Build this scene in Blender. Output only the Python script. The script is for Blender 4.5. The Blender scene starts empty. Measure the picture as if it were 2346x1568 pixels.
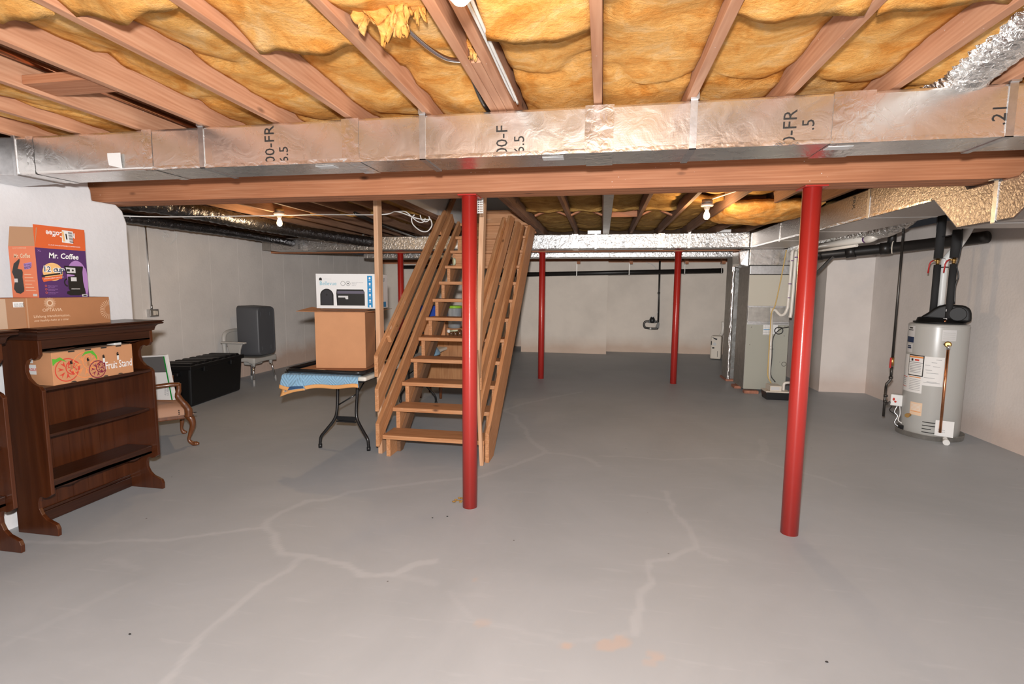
import bpy, bmesh, math, random
from mathutils import Vector, Matrix, noise
random.seed(7)
PI = math.pi
SC = bpy.context.scene
COL = SC.collection
WO = {}          # world position of every object's origin

# ------------------------------------------------------------------ helpers
def lin(r, g, b):
    f = lambda c: (c/255/12.92) if c/255 <= .04045 else ((c/255+.055)/1.055)**2.4
    return (f(r), f(g), f(b), 1)

class B:
    """collects shapes into one mesh"""
    def __init__(s): s.bm = bmesh.new(); s.M = None
    def face(s, pts, m=0):
        f = s.bm.faces.new([s.bm.verts.new(p) for p in pts]); f.material_index = m; return f
    def hull(s, lo, hi, m=0):
        """lo / hi: two polygons with the same number of points, joined"""
        a = [s.bm.verts.new(p) for p in lo]; b = [s.bm.verts.new(p) for p in hi]; n = len(a)
        fs = [s.bm.faces.new(list(reversed(a))), s.bm.faces.new(b)]
        for i in range(n): fs.append(s.bm.faces.new((a[i], a[(i+1) % n], b[(i+1) % n], b[i])))
        for f in fs: f.material_index = m
    def box(s, x0, x1, y0, y1, z0, z1, m=0):
        s.hull([(x0,y0,z0),(x1,y0,z0),(x1,y1,z0),(x0,y1,z0)], [(x0,y0,z1),(x1,y0,z1),(x1,y1,z1),(x0,y1,z1)], m)
    def obox(s, c, dx, dy, dz, rz=0, m=0, M=None):
        R = M or Matrix.Rotation(rz, 3, 'Z'); c = Vector(c)
        q = lambda a, b, d: c + R @ Vector((a*dx/2, b*dy/2, d*dz/2))
        s.hull([q(-1,-1,-1),q(1,-1,-1),q(1,1,-1),q(-1,1,-1)], [q(-1,-1,1),q(1,-1,1),q(1,1,1),q(-1,1,1)], m)
    def prism(s, poly, ax, a0, a1, m=0):
        if ax == 'x': f = lambda p, a: (a, p[0], p[1])
        elif ax == 'y': f = lambda p, a: (p[0], a, p[1])
        else: f = lambda p, a: (p[0], p[1], a)
        s.hull([f(p, a0) for p in poly], [f(p, a1) for p in poly], m)
    def bar(s, p0, p1, w, h, up=(0,0,1), m=0):
        p0, p1 = Vector(p0), Vector(p1); d = (p1-p0).normalized(); up = Vector(up)
        x = d.cross(up).normalized(); z = x.cross(d)
        q = lambda p: [p-x*w/2-z*h/2, p+x*w/2-z*h/2, p+x*w/2+z*h/2, p-x*w/2+z*h/2]
        s.hull(q(p0), q(p1), m)
    def tube(s, path, r, n=10, closed=False, m=0, flat=1.0, wob=0, seed=0):
        P = [Vector(p) for p in path]; k = len(P)
        rs = r if isinstance(r, (list, tuple)) else [r]*k
        t0 = (P[1]-P[0]).normalized(); u = t0.orthogonal().normalized(); rings = []
        for i in range(k):
            if closed: t = (P[(i+1) % k]-P[i-1]).normalized()
            else: t = (P[min(i+1,k-1)]-P[max(i-1,0)]).normalized()
            u = (u - t*u.dot(t)).normalized(); v = t.cross(u); ring = []
            for j in range(n):
                a = 2*PI*j/n; rr = rs[i]
                if wob: rr *= 1 + wob*noise.noise(Vector((math.cos(a)*1.7+seed, math.sin(a)*1.7, i*1.3)))
                ring.append(s.bm.verts.new(P[i]+u*math.cos(a)*rr+v*math.sin(a)*rr*flat))
            rings.append(ring)
        for i in range(k if closed else k-1):
            a, b = rings[i], rings[(i+1) % k]
            for j in range(n):
                f = s.bm.faces.new((a[j], a[(j+1) % n], b[(j+1) % n], b[j])); f.material_index = m; f.smooth = True
        if not closed:
            s.bm.faces.new(list(reversed(rings[0]))).material_index = m; s.bm.faces.new(rings[-1]).material_index = m
    def cyl(s, p0, p1, r0, r1=None, n=24, m=0): s.tube([p0, p1], [r0, r0 if r1 is None else r1], n, m=m)
    def lathe(s, prof, c=(0,0,0), n=40, m=0, M=None):
        c = Vector(c); rings = []; M = M or Matrix.Identity(3)
        for r, z in prof:
            r = max(r, .0004)
            rings.append([s.bm.verts.new(c + M @ Vector((r*math.cos(2*PI*j/n), r*math.sin(2*PI*j/n), z))) for j in range(n)])
        for a, b in zip(rings, rings[1:]):
            for j in range(n):
                f = s.bm.faces.new((a[j], a[(j+1) % n], b[(j+1) % n], b[j])); f.material_index = m; f.smooth = True
        s.bm.faces.new(list(reversed(rings[0]))).material_index = m; s.bm.faces.new(rings[-1]).material_index = m
    def ball(s, c, rx, ry=None, rz=None, n=16, m=0, R=None):
        c = Vector(c); ry = rx if ry is None else ry; rz = rx if rz is None else rz; R = R or Matrix.Identity(3)
        rings = []
        for i in range(1, n//2):
            t = PI*i/(n//2)
            rings.append([s.bm.verts.new(c + R @ Vector((rx*math.sin(t)*math.cos(2*PI*j/n), ry*math.sin(t)*math.sin(2*PI*j/n), -rz*math.cos(t)))) for j in range(n)])
        lo = s.bm.verts.new(c + R @ Vector((0,0,-rz))); hi = s.bm.verts.new(c + R @ Vector((0,0,rz)))
        for a, b in zip(rings, rings[1:]):
            for j in range(n):
                f = s.bm.faces.new((a[j], a[(j+1) % n], b[(j+1) % n], b[j])); f.material_index = m; f.smooth = True
        for j in range(n):
            for f in (s.bm.faces.new((lo, rings[0][(j+1) % n], rings[0][j])), s.bm.faces.new((hi, rings[-1][j], rings[-1][(j+1) % n]))):
                f.material_index = m; f.smooth = True
    def grid(s, fn, nu, nv, m=0, smooth=True):
        V = [[s.bm.verts.new(fn(i/nu, j/nv)) for j in range(nv+1)] for i in range(nu+1)]
        for i in range(nu):
            for j in range(nv):
                f = s.bm.faces.new((V[i][j], V[i+1][j], V[i+1][j+1], V[i][j+1])); f.material_index = m; f.smooth = smooth
        return V
    def slab(s, fn_lo, fn_hi, nu, nv, m=0):
        """closed sheet with thickness between two height functions"""
        A = s.grid(fn_lo, nu, nv, m); C = s.grid(fn_hi, nu, nv, m)
        for f in list(s.bm.faces)[-nu*nv:]: f.normal_flip()
        def q(a, b, c, d):
            f = s.bm.faces.new((a, b, c, d)); f.material_index = m; f.smooth = True
        for i in range(nu):
            q(A[i][0], C[i][0], C[i+1][0], A[i+1][0]); q(A[i+1][nv], C[i+1][nv], C[i][nv], A[i][nv])
        for j in range(nv):
            q(A[0][j+1], C[0][j+1], C[0][j], A[0][j]); q(A[nu][j], C[nu][j], C[nu][j+1], A[nu][j+1])
    def build(s, name, mat, parent=None, bevel=0, origin=None, seg=2, smooth=False):
        bm = s.bm
        if s.M: bm.transform(s.M)
        bmesh.ops.recalc_face_normals(bm, faces=bm.faces)
        if parent is not None: o3 = Vector(WO[parent.name])
        elif origin is not None: o3 = Vector(origin)
        else:
            xs = [v.co for v in bm.verts]
            o3 = Vector(((min(v.x for v in xs)+max(v.x for v in xs))/2, (min(v.y for v in xs)+max(v.y for v in xs))/2, min(v.z for v in xs)))
        for v in bm.verts: v.co -= o3
        if smooth:
            for f in bm.faces: f.smooth = True
        me = bpy.data.meshes.new(name); bm.to_mesh(me); bm.free()
        for mt in (mat if isinstance(mat, (list, tuple)) else [mat]): me.materials.append(mt)
        o = bpy.data.objects.new(name, me); COL.objects.link(o)
        if parent is not None: o.parent = parent
        else: o.location = o3
        WO[o.name] = tuple(o3)
        if bevel:
            md = o.modifiers.new('bevel', 'BEVEL'); md.width = bevel; md.segments = seg; md.limit_method = 'ANGLE'; md.angle_limit = math.radians(40)
            md.harden_normals = False
        return o

def thing(name, label, cat, loc, group=None):
    o = bpy.data.objects.new(name, None); COL.objects.link(o); o.location = loc; o.empty_display_size = .05
    WO[o.name] = tuple(loc); o['label'] = label; o['category'] = cat
    if group: o['group'] = group
    return o
def tag(o, label, cat, group=None, kind=None):
    o['label'] = label; o['category'] = cat
    if group: o['group'] = group
    if kind: o['kind'] = kind
    return o
def struct(o): o['kind'] = 'structure'; return o

def text(name, s, org, xd, yd, size, mat, parent, shear=0, bold=0, sx=1, align='LEFT', space=1):
    """flat lettering lying on a surface: origin, writing direction, up direction"""
    cu = bpy.data.curves.new('lettering', 'FONT'); cu.body = s; cu.size = size; cu.shear = shear; cu.offset = bold
    cu.align_x = align; cu.resolution_u = 2; cu.space_character = space
    ob = bpy.data.objects.new('lettering', cu); COL.objects.link(ob)
    bpy.context.view_layer.update()
    me = bpy.data.meshes.new_from_object(ob.evaluated_get(bpy.context.evaluated_depsgraph_get()))
    bpy.data.objects.remove(ob); bpy.data.curves.remove(cu)
    xd = Vector(xd).normalized()*sx; yd = Vector(yd).normalized(); zd = xd.cross(yd).normalized(); org = Vector(org) - Vector(WO[parent.name])
    for v in me.vertices: v.co = org + xd*v.co.x + yd*v.co.y + zd*.0012
    me.materials.clear(); me.materials.append(mat); me.name = name
    o = bpy.data.objects.new(name, me); COL.objects.link(o); o.parent = parent; WO[o.name] = tuple(WO[parent.name])
    return o

def decal(b, org, xd, yd, pts, off=.001, m=0):
    """polygon drawn on a plane, raised by off"""
    xd = Vector(xd).normalized(); yd = Vector(yd).normalized(); zd = xd.cross(yd); org = Vector(org)
    vs = [b.bm.verts.new(org+xd*x+yd*y+zd*off) for x, y in pts]
    f = b.bm.faces.new(vs); f.material_index = m
def rect(x0, x1, y0, y1): return [(x0,y0),(x1,y0),(x1,y1),(x0,y1)]
def ell(cx, cy, rx, ry=None, n=28, a0=0, a1=2*PI):
    ry = ry or rx; return [(cx+rx*math.cos(a0+(a1-a0)*i/n), cy+ry*math.sin(a0+(a1-a0)*i/n)) for i in range(n)]
def ring(b, org, xd, yd, cx, cy, r, w, off=.001, m=0, a0=0, a1=2*PI, n=32, sq=1):
    for i in range(n):
        t0 = a0+(a1-a0)*i/n; t1 = a0+(a1-a0)*(i+1)/n
        decal(b, org, xd, yd, [(cx+(r-w)*math.cos(t0)*sq, cy+(r-w)*math.sin(t0)), (cx+r*math.cos(t0)*sq, cy+r*math.sin(t0)), (cx+r*math.cos(t1)*sq, cy+r*math.sin(t1)), (cx+(r-w)*math.cos(t1)*sq, cy+(r-w)*math.sin(t1))], off, m)

def spline(pts, n=8):
    """smooth path through points"""
    P = [Vector(p) for p in pts]; P = [P[0]*2-P[1]] + P + [P[-1]*2-P[-2]]; out = []
    for i in range(1, len(P)-2):
        p0, p1, p2, p3 = P[i-1:i+3]
        for k in range(n):
            t = k/n
            out.append(.5*((2*p1)+(p2-p0)*t+(2*p0-5*p1+4*p2-p3)*t*t+(3*p1-p0-3*p2+p3)*t**3))
    out.append(P[-2]); return out

# ------------------------------------------------------------------ materials
def mat(name, col, rough=.6, metal=0, spec=.5, bump=0, bscale=60, var=0, vscale=8, emit=None, trans=0, coat=0, sheen=0):
    m = bpy.data.materials.new(name); m.use_nodes = True; N = m.node_tree.nodes; L = m.node_tree.links
    p = N['Principled BSDF']; p.inputs['Base Color'].default_value = col; p.inputs['Roughness'].default_value = rough
    p.inputs['Metallic'].default_value = metal; p.inputs['Specular IOR Level'].default_value = spec
    if coat: p.inputs['Coat Weight'].default_value = coat; p.inputs['Coat Roughness'].default_value = .1
    if trans: p.inputs['Transmission Weight'].default_value = trans
    if sheen: p.inputs['Sheen Weight'].default_value = sheen
    if emit: p.inputs['Emission Color'].default_value = emit[0]; p.inputs['Emission Strength'].default_value = emit[1]
    tc = N.new('ShaderNodeTexCoord')
    if var:
        n = N.new('ShaderNodeTexNoise'); n.inputs['Scale'].default_value = vscale; n.inputs['Detail'].default_value = 6; n.inputs['Roughness'].default_value = .6
        L.new(tc.outputs['Object'], n.inputs['Vector'])
        h = N.new('ShaderNodeHueSaturation'); h.inputs['Color'].default_value = col
        r = N.new('ShaderNodeMapRange'); r.inputs['From Min'].default_value = .3; r.inputs['From Max'].default_value = .7
        r.inputs['To Min'].default_value = 1-var; r.inputs['To Max'].default_value = 1+var
        L.new(n.outputs['Fac'], r.inputs['Value']); L.new(r.outputs['Result'], h.inputs['Value']); L.new(h.outputs['Color'], p.inputs['Base Color'])
    if bump:
        n = N.new('ShaderNodeTexNoise'); n.inputs['Scale'].default_value = bscale; n.inputs['Detail'].default_value = 5
        L.new(tc.outputs['Object'], n.inputs['Vector'])
        b = N.new('ShaderNodeBump'); b.inputs['Strength'].default_value = bump; b.inputs['Distance'].default_value = .01
        L.new(n.outputs['Fac'], b.inputs['Height']); L.new(b.outputs['Normal'], p.inputs['Normal'])
    return m

def ramp(N, stops):
    r = N.new('ShaderNodeValToRGB'); e = r.color_ramp.elements
    while len(e) < len(stops): e.new(.5)
    for k, (p, c) in enumerate(stops): e[k].position = p; e[k].color = c
    return r

def wood(name, cols, axis='y', rough=.6, slope=0, knots=True, specks=0, scale=1, coat=0, ring_amt=.22, scuff=0):
    """grain runs along axis ('x','y','z' or 's' = sloping up the stairs)"""
    m = bpy.data.materials.new(name); m.use_nodes = True; N = m.node_tree.nodes; L = m.node_tree.links; p = N['Principled BSDF']
    p.inputs['Roughness'].default_value = rough
    if coat: p.inputs['Coat Weight'].default_value = coat; p.inputs['Coat Roughness'].default_value = .2
    tc = N.new('ShaderNodeTexCoord'); src = tc.outputs['Object']
    if slope:
        mr = N.new('ShaderNodeMapping'); mr.inputs['Rotation'].default_value = (-slope, 0, 0); L.new(src, mr.inputs['Vector']); src = mr.outputs['Vector']
    mp = N.new('ShaderNodeMapping'); lo, hi = 1.1*scale, 22*scale
    mp.inputs['Scale'].default_value = {'x': (lo,hi,hi), 'y': (hi,lo,hi), 'z': (hi,hi,lo)}[axis]
    oi = N.new('ShaderNodeObjectInfo'); cb = N.new('ShaderNodeCombineXYZ'); ml = N.new('ShaderNodeMath'); ml.operation = 'MULTIPLY'; ml.inputs[1].default_value = 37
    L.new(oi.outputs['Random'], ml.inputs[0])
    for k in range(3): L.new(ml.outputs[0], cb.inputs[k])
    L.new(cb.outputs[0], mp.inputs['Location']); L.new(src, mp.inputs['Vector'])
    n = N.new('ShaderNodeTexNoise'); n.inputs['Scale'].default_value = 2.2; n.inputs['Detail'].default_value = 7; n.inputs['Distortion'].default_value = .35
    L.new(mp.outputs['Vector'], n.inputs['Vector'])
    w = N.new('ShaderNodeTexWave'); w.wave_type = 'RINGS'; w.inputs['Scale'].default_value = 1.1; w.inputs['Distortion'].default_value = 9; w.inputs['Detail'].default_value = 3; w.inputs['Detail Scale'].default_value = .8
    L.new(mp.outputs['Vector'], w.inputs['Vector'])
    mx = N.new('ShaderNodeMix'); mx.data_type = 'FLOAT'; mx.inputs[0].default_value = ring_amt*.6
    L.new(n.outputs['Fac'], mx.inputs[2]); L.new(w.outputs['Fac'], mx.inputs[3])
    r = ramp(N, [(.2, cols[0]), (.5, cols[1]), (.8, cols[2])]); L.new(mx.outputs[0], r.inputs['Fac'])
    big = N.new('ShaderNodeTexNoise'); big.inputs['Scale'].default_value = 1.6; L.new(src, big.inputs['Vector'])
    hs = N.new('ShaderNodeHueSaturation'); mr2 = N.new('ShaderNodeMapRange'); mr2.inputs['To Min'].default_value = .8; mr2.inputs['To Max'].default_value = 1.2
    L.new(big.outputs['Fac'], mr2.inputs['Value']); L.new(mr2.outputs[0], hs.inputs['Value']); L.new(r.outputs['Color'], hs.inputs['Color'])
    out = hs.outputs['Color']
    if knots:
        v = N.new('ShaderNodeTexVoronoi'); v.inputs['Scale'].default_value = 1.0
        mk = N.new('ShaderNodeMapping'); mk.inputs['Scale'].default_value = {'x': (2.2,5,5), 'y': (5,2.2,5), 'z': (5,5,2.2)}[axis]
        L.new(cb.outputs[0], mk.inputs['Location']); L.new(src, mk.inputs['Vector']); L.new(mk.outputs['Vector'], v.inputs['Vector'])
        kr = ramp(N, [(.03, (1,1,1,1)), (.09, (0,0,0,1))]); L.new(v.outputs['Distance'], kr.inputs['Fac'])
        mc = N.new('ShaderNodeMix'); mc.data_type = 'RGBA'; mc.inputs[7].default_value = tuple(c*.35 for c in cols[0][:3])+(1,)
        L.new(kr.outputs['Color'], mc.inputs[0]); L.new(out, mc.inputs[6]); out = mc.outputs[2]
    if specks:
        sp = N.new('ShaderNodeTexVoronoi'); sp.inputs['Scale'].default_value = 26; L.new(tc.outputs['Object'], sp.inputs['Vector'])
        sr = ramp(N, [(.045, (1,1,1,1)), (.075, (0,0,0,1))]); L.new(sp.outputs['Distance'], sr.inputs['Fac'])
        pn = N.new('ShaderNodeTexNoise'); pn.inputs['Scale'].default_value = 3; L.new(tc.outputs['Object'], pn.inputs['Vector'])
        pr = ramp(N, [(.52, (0,0,0,1)), (.6, (specks,specks,specks,1))]); L.new(pn.outputs['Fac'], pr.inputs['Fac'])
        mm = N.new('ShaderNodeMath'); mm.operation = 'MULTIPLY'; L.new(sr.outputs['Color'], mm.inputs[0]); L.new(pr.outputs['Color'], mm.inputs[1])
        mc = N.new('ShaderNodeMix'); mc.data_type = 'RGBA'; mc.inputs[7].default_value = (.85,.8,.75,1)
        L.new(mm.outputs[0], mc.inputs[0]); L.new(out, mc.inputs[6]); out = mc.outputs[2]
    if scuff:
        sn = N.new('ShaderNodeTexNoise'); sn.inputs['Scale'].default_value = 1.6; sn.inputs['Detail'].default_value = 3; sn.inputs['Roughness'].default_value = .7
        ms = N.new('ShaderNodeMapping'); ms.inputs['Scale'].default_value = {'x': (3,26,26), 'y': (26,3,26), 'z': (26,26,3)}[axis]
        L.new(cb.outputs[0], ms.inputs['Location']); L.new(src, ms.inputs['Vector']); L.new(ms.outputs['Vector'], sn.inputs['Vector'])
        sr2 = ramp(N, [(.64, (0,0,0,1)), (.72, (scuff,scuff,scuff,1))]); L.new(sn.outputs['Fac'], sr2.inputs['Fac'])
        mc = N.new('ShaderNodeMix'); mc.data_type = 'RGBA'; mc.inputs[7].default_value = (.74,.55,.40,1)
        L.new(sr2.outputs['Color'], mc.inputs[0]); L.new(out, mc.inputs[6]); out = mc.outputs[2]
    L.new(out, p.inputs['Base Color'])
    bp = N.new('ShaderNodeBump'); bp.inputs['Strength'].default_value = .25; bp.inputs['Distance'].default_value = .004
    L.new(n.outputs['Fac'], bp.inputs['Height']); L.new(bp.outputs['Normal'], p.inputs['Normal'])
    return m

def foil(name, col=(.83,.82,.8,1), rough=.3, scrim=.12, crinkle=.35, csc=9, weave=160):
    m = bpy.data.materials.new(name); m.use_nodes = True; N = m.node_tree.nodes; L = m.node_tree.links; p = N['Principled BSDF']
    p.inputs['Base Color'].default_value = col; p.inputs['Metallic'].default_value = .95; p.inputs['Roughness'].default_value = rough
    tc = N.new('ShaderNodeTexCoord')
    def wv(direction):
        w = N.new('ShaderNodeTexWave'); w.bands_direction = direction; w.inputs['Scale'].default_value = weave/6.3; w.inputs['Distortion'].default_value = .6
        L.new(tc.outputs['Object'], w.inputs['Vector']); return w
    a, b = wv('X'), wv('Z')
    ad = N.new('ShaderNodeMath'); ad.operation = 'ADD'; L.new(a.outputs['Fac'], ad.inputs[0]); L.new(b.outputs['Fac'], ad.inputs[1])
    v = N.new('ShaderNodeTexNoise'); v.inputs['Scale'].default_value = csc; v.inputs['Detail'].default_value = 4; v.inputs['Distortion'].default_value = 1.2
    L.new(tc.outputs['Object'], v.inputs['Vector'])
    b1 = N.new('ShaderNodeBump'); b1.inputs['Strength'].default_value = crinkle; b1.inputs['Distance'].default_value = .02; L.new(v.outputs['Fac'], b1.inputs['Height'])
    b2 = N.new('ShaderNodeBump'); b2.inputs['Strength'].default_value = scrim; b2.inputs['Distance'].default_value = .002
    L.new(ad.outputs[0], b2.inputs['Height']); L.new(b1.outputs['Normal'], b2.inputs['Normal']); L.new(b2.outputs['Normal'], p.inputs['Normal'])
    rr = N.new('ShaderNodeMapRange'); rr.inputs['To Min'].default_value = rough*.75; rr.inputs['To Max'].default_value = rough*1.3
    L.new(v.outputs['Fac'], rr.inputs['Value']); L.new(rr.outputs[0], p.inputs['Roughness'])
    return m

def insul(name, cols, sc=1):
    m = bpy.data.materials.new(name); m.use_nodes = True; N = m.node_tree.nodes; L = m.node_tree.links; p = N['Principled BSDF']
    p.inputs['Roughness'].default_value = .95; p.inputs['Specular IOR Level'].default_value = .15
    tc = N.new('ShaderNodeTexCoord'); oi = N.new('ShaderNodeObjectInfo'); mp = N.new('ShaderNodeMapping')
    cb = N.new('ShaderNodeCombineXYZ'); ml = N.new('ShaderNodeMath'); ml.operation = 'MULTIPLY'; ml.inputs[1].default_value = 51
    L.new(oi.outputs['Random'], ml.inputs[0]); L.new(ml.outputs[0], cb.inputs[0]); L.new(ml.outputs[0], cb.inputs[1]); L.new(cb.outputs[0], mp.inputs['Location'])
    mp.inputs['Scale'].default_value = (1, 1, 2); L.new(tc.outputs['Object'], mp.inputs['Vector'])
    n = N.new('ShaderNodeTexNoise'); n.inputs['Scale'].default_value = 6*sc; n.inputs['Detail'].default_value = 7; n.inputs['Roughness'].default_value = .65; n.inputs['Distortion'].default_value = .9; L.new(mp.outputs[0], n.inputs['Vector'])
    r = ramp(N, [(.36, cols[0]), (.54, cols[1]), (.8, cols[2])]); L.new(n.outputs['Fac'], r.inputs['Fac'])
    f = N.new('ShaderNodeTexNoise'); f.inputs['Scale'].default_value = 90; f.inputs['Detail'].default_value = 4; L.new(mp.outputs[0], f.inputs['Vector'])
    hs = N.new('ShaderNodeHueSaturation'); mr = N.new('ShaderNodeMapRange'); mr.inputs['To Min'].default_value = .84; mr.inputs['To Max'].default_value = 1.16
    L.new(f.outputs['Fac'], mr.inputs['Value']); L.new(mr.outputs[0], hs.inputs['Value']); L.new(r.outputs['Color'], hs.inputs['Color'])
    L.new(hs.outputs['Color'], p.inputs['Base Color'])
    g = N.new('ShaderNodeTexNoise'); g.inputs['Scale'].default_value = 26; g.inputs['Detail'].default_value = 9; g.inputs['Roughness'].default_value = .7; g.inputs['Distortion'].default_value = .35
    mp2 = N.new('ShaderNodeMapping'); mp2.inputs['Scale'].default_value = (.8, 1.25, 1); L.new(tc.outputs['Object'], mp2.inputs['Vector']); L.new(mp2.outputs[0], g.inputs['Vector'])
    b = N.new('ShaderNodeBump'); b.inputs['Strength'].default_value = .9; b.inputs['Distance'].default_value = .016; L.new(g.outputs['Fac'], b.inputs['Height']); L.new(b.outputs['Normal'], p.inputs['Normal'])
    return m

def concrete(name, col, stain=0, stain_top=.35):
    m = bpy.data.materials.new(name); m.use_nodes = True; N = m.node_tree.nodes; L = m.node_tree.links; p = N['Principled BSDF']
    p.inputs['Roughness'].default_value = .85; p.inputs['Specular IOR Level'].default_value = .25
    tc = N.new('ShaderNodeTexCoord')
    n = N.new('ShaderNodeTexNoise'); n.inputs['Scale'].default_value = 1.3; n.inputs['Detail'].default_value = 8; n.inputs['Roughness'].default_value = .6; L.new(tc.outputs['Object'], n.inputs['Vector'])
    d = tuple(c*.86 for c in col[:3])+(1,)
    r = ramp(N, [(.3, d), (.62, col)]); L.new(n.outputs['Fac'], r.inputs['Fac']); out = r.outputs['Color']
    # form-board seams: thin pale vertical ridges every 0.61 m
    if stain:
        sp = N.new('ShaderNodeSeparateXYZ'); L.new(tc.outputs['Object'], sp.inputs[0])
        n2 = N.new('ShaderNodeTexNoise'); n2.inputs['Scale'].default_value = 2.2; n2.inputs['Detail'].default_value = 5; L.new(tc.outputs['Object'], n2.inputs['Vector'])
        ma = N.new('ShaderNodeMath'); ma.operation = 'MULTIPLY_ADD'; ma.inputs[1].default_value = -stain_top*1.4; L.new(n2.outputs['Fac'], ma.inputs[0]); L.new(sp.outputs['Z'], ma.inputs[2])
        sr = ramp(N, [(0, (1,1,1,1)), (.12, (.45,.45,.45,1)), (.3, (0,0,0,1))]); L.new(ma.outputs[0], sr.inputs['Fac'])
        mm = N.new('ShaderNodeMath'); mm.operation = 'MULTIPLY'; mm.inputs[1].default_value = stain; L.new(sr.outputs['Color'], mm.inputs[0])
        mc = N.new('ShaderNodeMix'); mc.data_type = 'RGBA'; mc.inputs[7].default_value = lin(178,120,72); L.new(mm.outputs[0], mc.inputs[0]); L.new(out, mc.inputs[6]); out = mc.outputs[2]
    L.new(out, p.inputs['Base Color'])
    f = N.new('ShaderNodeTexNoise'); f.inputs['Scale'].default_value = 35; f.inputs['Detail'].default_value = 6; L.new(tc.outputs['Object'], f.inputs['Vector'])
    b = N.new('ShaderNodeBump'); b.inputs['Strength'].default_value = .18; b.inputs['Distance'].default_value = .01; L.new(f.outputs['Fac'], b.inputs['Height']); L.new(b.outputs['Normal'], p.inputs['Normal'])
    return m

JW = [(.39,.168,.085,1), (.505,.245,.137,1), (.60,.325,.195,1)]
M = {}
M['joist'] = wood('fir_joist', JW, 'y', .75, specks=.5)
M['joist_shaded'] = wood('shaded_fir_joist', [(.16,.08,.045,1),(.22,.115,.065,1),(.28,.155,.095,1)], 'y', .85)  # same fir darkened; shade behind the near beam is put into the colour
M['beam'] = wood('fir_beam', [(.32,.115,.05,1),(.42,.165,.075,1),(.50,.23,.12,1)], 'x', .7, specks=.9)
SW = [(.38,.155,.055,1),(.53,.245,.105,1),(.65,.35,.18,1)]
SL = math.atan2(.2, .233)
M['stair_slope'] = wood('stair_lumber_sloping', SW, 'y', .6, slope=SL, scuff=.6)
M['stair_x'] = wood('stair_tread_lumber', SW, 'x', .6, scuff=.35)
M['stud'] = wood('pale_stud', [(.48,.23,.11,1),(.62,.36,.21,1),(.71,.46,.29,1)], 'z', .7, scale=.8)
M['subfloor'] = wood('subfloor_board', [(.2,.11,.06,1),(.27,.15,.08,1),(.33,.19,.11,1)], 'x', .8, knots=False)
M['mahog'] = wood('mahogany', [(.040,.0095,.003,1),(.066,.017,.005,1),(.098,.028,.009,1)], 'z', .3, knots=False, coat=.2, scale=.55, ring_amt=.1)
M['mahogx'] = wood('mahogany_shelf', [(.020,.006,.003,1),(.036,.011,.005,1),(.055,.018,.009,1)], 'y', .35, knots=False, coat=.15, scale=.8)
M['chairwood'] = wood('chair_walnut', [(.08,.025,.008,1),(.14,.045,.014,1),(.19,.066,.022,1)], 'z', .3, knots=False, coat=.4)
M['cabwood'] = wood('cabinet_maple', [(.30,.12,.04,1),(.40,.18,.07,1),(.48,.24,.10,1)], 'z', .45, knots=False)
M['insul'] = insul('glass_wool', [(.68,.27,.05,1), (.82,.42,.12,1), (.88,.60,.30,1)])
M['insul_back'] = insul('dark_glass_wool', [(.30,.15,.04,1), (.42,.24,.07,1), (.52,.33,.12,1)])  # darker, browner tones of the same wool
M['foil'] = foil('foil_wrap', scrim=.04, crinkle=.13, rough=.27, weave=420)
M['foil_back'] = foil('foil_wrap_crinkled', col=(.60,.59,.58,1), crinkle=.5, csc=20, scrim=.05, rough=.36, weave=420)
M['foil_trunk'] = foil('foil_wrap_trunk', col=(.40,.36,.33,1), crinkle=.2, csc=45, scrim=.04, rough=.34, weave=420)  # same foil darkened; dim reflections on the trunk put into its base colour
M['foil_tape'] = foil('foil_tape', rough=.24, crinkle=.14, csc=24, scrim=0)
M['foil_flex'] = foil('flex_foil', rough=.2, crinkle=1.0, csc=26, scrim=0)
M['foil_dark'] = foil('flex_jacket_dark', col=(.16,.16,.17,1), rough=.3, crinkle=.8, csc=18, scrim=0)
M['galv'] = mat('galvanised_steel', (.62,.63,.64,1), .38, 1, bump=.1, bscale=18, var=.12, vscale=30)
M['galv_dull'] = mat('dull_sheet_steel', (.42,.40,.37,1), .48, .85, bump=.08, bscale=10, var=.15, vscale=14)
M['wall'] = concrete('painted_concrete', (.77,.70,.65,1), .25, .18)
M['wall_left'] = concrete('painted_concrete_left', (.76,.70,.65,1), .5, .3)
M['wall_stub'] = concrete('white_painted_concrete', (.82,.80,.80,1), 0)
M['wall_back'] = concrete('stained_concrete', (.80,.705,.61,1), .38, .16)
M['red'] = mat('red_paint', (.45,.024,.017,1), .30, 0, 1.0)
M['black'] = mat('black_plastic', (.012,.012,.013,1), .42)
M['blackgloss'] = mat('black_enamel', (.012,.012,.013,1), .22)
M['blackpipe'] = mat('black_abs_pipe', (.016,.014,.013,1), .4)
M['foam'] = mat('black_pipe_foam', (.02,.02,.021,1), .85)
M['binblack'] = mat('storage_bin_black', (.005,.005,.0055,1), .45, 0, .35)
M['gray_tote'] = mat('grey_tote_plastic', (.075,.078,.086,1), .5, bump=.08, bscale=300)
M['chairgray'] = mat('grey_moulded_plastic', (.42,.40,.37,1), .5)
M['chrome'] = mat('chrome_tube', (.75,.75,.76,1), .16, 1)
M['rubber'] = mat('grey_rubber', (.30,.29,.28,1), .7)
M['white'] = mat('white_plastic', (.78,.77,.74,1), .4)
M['ivory'] = mat('ivory_plastic', (.72,.64,.54,1), .4)
M['pvc'] = mat('white_pvc', (.80,.74,.66,1), .3)
M['purple'] = mat('purple_primer', (.16,.05,.22,1), .5)
M['brass'] = mat('brass', (.55,.34,.12,1), .38, 1)
M['copper'] = mat('copper', (.60,.27,.14,1), .28, 1, var=.2, vscale=20)
M['redhandle'] = mat('red_vinyl', (.45,.02,.02,1), .4)
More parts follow.
